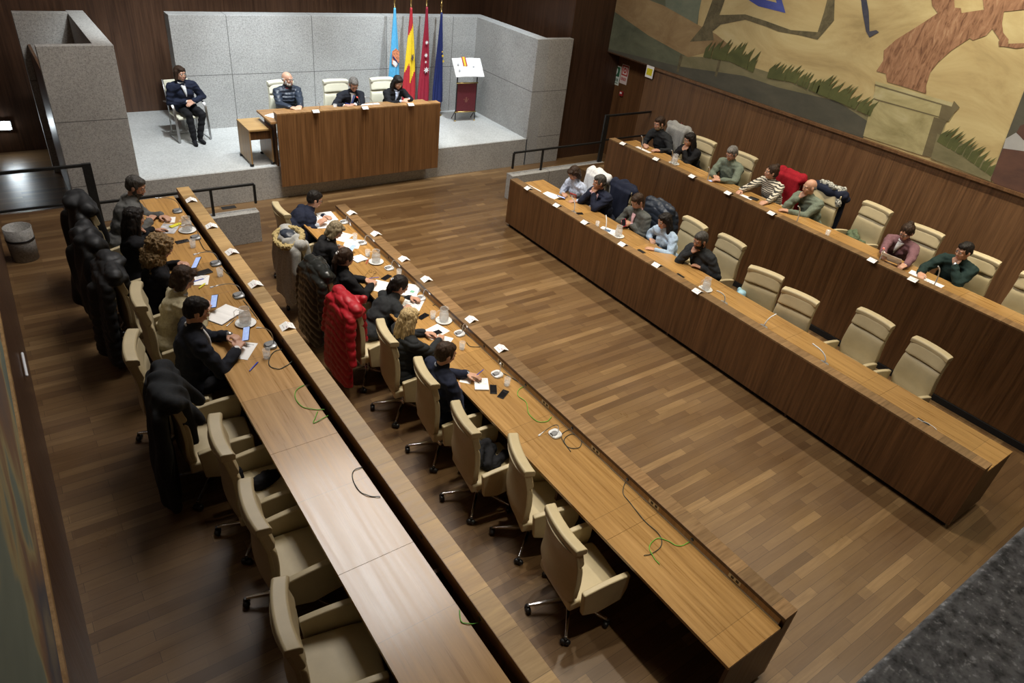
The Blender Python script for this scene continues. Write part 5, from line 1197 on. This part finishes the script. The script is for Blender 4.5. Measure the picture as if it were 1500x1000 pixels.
FB = plain('flag_light_blue', (.08, .36, .62), .6); FR_ = plain('flag_red', (.42, .02, .03), .6); FY = plain('flag_yellow', (.8, .55, .02), .6); FC = plain('flag_crimson', (.3, .012, .035), .6); FN = plain('flag_navy', (.012, .022, .12), .55); FWH = plain('flag_white', (.75, .75, .75), .6)
def patch(pts, mat, t, nm_): MB().prism([(a, -.0, b) for a, b in pts], (0, -.006, 0)).xf(Matrix.Translation((0, 0, 0))).build(nm_, mat, t)
yf = 14.12
def fx(px): return aty(px, 90, yf).x
def crest(t, zt, zb, w):
    o = V((-.01, -.10, 1.30)); f = lambda l: [(a*1.15+o.x, b*1.25+o.z) for a, b in l]
    s = MB().prism([(a, o.y, b) for a, b in f([(-.075, .12), (.0, .17), (.07, .12), (.075, -.05), (.0, -.15), (-.08, -.08)])], (0, -.006, 0)); s.build('crest_field', plain('crest_orange', (.55, .2, .1), .6, var=.6, scale=40), t)
    MB().prism([(a, o.y-.004, b) for a, b in f([(-.06, -.02), (.05, -.06), (.0, -.14), (-.065, -.08)])], (0, -.006, 0)).build('crest_white', FWH, t)
    MB().prism([(a, o.y-.005, b) for a, b in f([(-.07, .03), (.04, -.08), (.055, -.07), (-.055, .05)])], (0, -.008, 0)).build('crest_stripe', FN, t)
flag(fx(577), yf, 'light blue flag with orange crest on stage, leftmost of the four flags', ([FB, FWH], lambda f, a, c: 0), 2.94, 1.15, .13, crest, 1)
def spb(f, a, c):
    g = f+.16*(c.x/.15)
    return 0 if g < .20 else (1 if g < .74-.24*(c.x < -.05)*1 else 0)
def eag(t, zt, zb, w):
    MB().prism([(-.0+a, -.125, 1.33+b) for a, b in [(-.02, .06), (.0, .03), (.02, .07), (.03, -.02), (.0, -.08), (-.03, -.03)]], (0, -.006, 0)).build('coat_of_arms', plain('arms_dark', (.12, .08, .06), .6, var=.5), t)
flag(fx(600), yf, 'red and yellow national flag on stage, second of the four flags from left', ([FR_, FY], spb), 2.95, .95, .15, eag, 2)
def star(c, r, n=7, ir=.45): return [(c[0]+(r if k % 2 == 0 else r*ir)*sin(pi*k/n), c[1]+(r if k % 2 == 0 else r*ir)*cos(pi*k/n)) for k in range(2*n)]
def mad(t, zt, zb, w):
    for i, (a, b, r) in enumerate([(-.03, 1.62, .045), (-.04, 1.36, .05), (-.02, 1.05, .07), (-.045, 1.22, .03)]):
        MB().prism([(u, -.118-.004*i, v_) for u, v_ in star((a, b), r)], (0, -.006, 0)).build('star', FWH, t)
flag(fx(622), yf, 'crimson flag with white stars on stage, third of the four flags from left', ([FC, FWH], lambda f, a, c: 0), 2.97, .9, .125, mad, 3)
def eu(t, zt, zb, w):
    for i, (a, b, r) in enumerate([(.03, 1.33, .035), (.05, 1.22, .035), (.01, 1.42, .02)]): MB().prism([(u, -.10-.004*i, v_) for u, v_ in star((a, b), r, 5, .4)], (0, -.006, 0)).build('star', FY, t)
flag(fx(643), yf, 'dark blue flag with yellow stars on stage, rightmost of the four flags', ([FN, FY], lambda f, a, c: 0), 2.86, .95, .11, eu, 4)
# lectern with open book
yl = 13.55; a = aty(668, 118.6, yl); b = aty(699, 120, yl); c = atz(665, 176, .604); d = atz(695, 179.5, .604)
t = thing('book_lectern', 'burgundy panel lectern with big open white book at right of the stage', 'lectern', (8.78, 13.52, .604), -.12)
xh = .245
for s in (-1, 1): MB().tube([(s*xh, 0, .02), (s*xh, 0, 1.05)], .014, 10).build('upright', M['blk'], t); MB().ell((s*xh, 0, .016), (.022, .022, .016)).build('foot', M['gold'], t); MB().tube([(s*xh, 0, .25), (s*xh, .2, .02)], .01, 8).build('strut', M['blk'], t)
for z in (.22, .86): MB().tube([(-xh-.02, -.012, z), (xh+.02, -.012, z)], .016, 12).build('crossbar', M['gold'], t)
pn = MB().box((-xh+.012, -.012, .235), (xh-.012, .008, .845)).build('panel', plain('burgundy_panel', (.11, .012, .018), .5), t)
e = MB()
for u, v_, r in ((0, .47, .035), (-.055, .50, .012), (.055, .50, .012), (0, .53, .018)): e.prism([(u+r*cos(2*pi*k/10), -.0125, v_+r*1.2*sin(2*pi*k/10)) for k in range(10)], (0, -.002, 0))
e.build('embossed_crest', plain('crest_dull_gold', (.2, .07, .05), .5), pn)
MB().box((-.30, -.06, 1.045), (.30, .16, 1.06)).xf(Matrix.Translation((0, 0, 1.05)) @ Matrix.Rotation(.75, 4, 'X') @ Matrix.Translation((0, 0, -1.05))).build('book_rest', M['blk'], t)
t = thing('open_book', 'huge open white book with red and yellow ribbon resting on the lectern', 'book', (8.78, 13.50, 1.70), -.12); T = Matrix.Translation((0, .03, .085)) @ Matrix.Rotation(.85, 4, 'X')
for s in (-1, 1):
    rr = []
    for k in range(9): f = k/8; x = s*.35*f; zz = .012+.022*sin(min(1, f*1.3+.1)*pi)**1*(1-f*.5); rr.append([V((x, -.22, 0)), V((x, .22, 0)), V((x, .22, zz)), V((x, -.22, zz))])
    pb = MB().rings(rr, smooth=False).xf(T).build('page_block', M['paper'], t)
    q = MB()
    for u, v_ in (((-.24, .06), (-.24, -.08)) if s < 0 else ((.12, .0),)): q.box((u-.02, v_-.018, .036), (u+.02, v_+.018, .0385))
    q.xf(T).build('printed_figure', M['print'], pb)
for i, (u0, u1, m_) in enumerate(((-.125, -.10, FR_), (-.10, -.05, FY), (-.05, -.025, FR_))): MB().box((u0, .02, .037), (u1, .235, .040)).xf(T).build('ribbon_band', m_, t)
# waste bin
p = atz(37, 378, .52); t = thing('waste_bin', 'round grey speckled waste bin with dark band on floor by left wall', 'bin', (p.x+.01, p.y, .521))
MB().lathe([(.001, 0), (.15, 0), (.158, .44), (.150, .44), (.143, .015), (.001, .015)], n=36, cap=False).build('body', granite('bin_speckle', (.26, .25, .23), (.12, .12, .11), (.36, .35, .33), 60), t)
MB().lathe([(.157, .27), (.160, .27), (.1605, .30), (.157, .30)], n=36, cap=False).build('band', M['blk'], t)
# media / floor box seen between the stage and the left block
p = atz(335, 304, 0); tag(MB().box((-.12, -.06, 0), (.12, .06, .004)).build('floor_hatch', M['black'], loc=(p.x, p.y, .001)), 'small dark floor hatch between the stage and the left granite block', 'hatch')
# drop a prototype that no chair used
for k, pr_ in proto.items():
    if k not in used:
        for ch in list(pr_.children_recursive)+[pr_]: bpy.data.objects.remove(ch)
# ------------------------------------------------------------------ light
def spot(name, loc, tgt, power, size=75, col=(1, .9, .71), r=.12, blend=.6):
    ld = bpy.data.lights.new(name, 'SPOT'); ld.energy = power; ld.spot_size = R(size); ld.spot_blend = blend; ld.color = col; ld.shadow_soft_size = r
    o = bpy.data.objects.new(name, ld); C.objects.link(o); o.location = loc
    o.rotation_euler = (V(tgt)-V(loc)).to_track_quat('-Z', 'Y').to_euler(); return o
for y in (1.2, 4.0, 6.8, 9.6):
    spot('ceiling_spot', (3.6, y, 8.3), (3.6, y, 0), 520, 46)
    spot('ceiling_spot', (9.9, y, 8.3), (8.4, y, 0), 620 if y > 2 else 480, 62)
    spot('ceiling_spot', (5.8, y, 8.4), (5.6, y, 0), 420 if y > 2 else 230, 64)
for x in (3.2, 5.6, 8.2):
    spot('stage_spot', (x, 11.4, 7.2), (x, 14.0, 1.0), 1250, 52, (.86, .95, 1))
for y in (.6, 3.0, 5.4):
    spot('mural_wash', (9.3, y, 8.2), (11.6, y, 4.0), 680, 70, (1, .91, .72))
al = bpy.data.lights.new('ceiling_panel', 'AREA'); al.energy = 480; al.shape = 'RECTANGLE'; al.size = 2.8; al.size_y = 4.6; al.color = (1, .95, .9)
o = bpy.data.objects.new('ceiling_panel', al); C.objects.link(o); o.location = (3.9, 8.6, 8.5)
wd = bpy.data.worlds.new('world'); SC.world = wd; wd.use_nodes = True; wd.node_tree.nodes['Background'].inputs[0].default_value = (.02, .02, .022, 1)
SC.view_settings.view_transform = 'Standard'; SC.view_settings.look = 'None'; SC.view_settings.gamma = 1; SC.view_settings.use_curve_mapping = False
SC.view_settings.exposure = 0.22
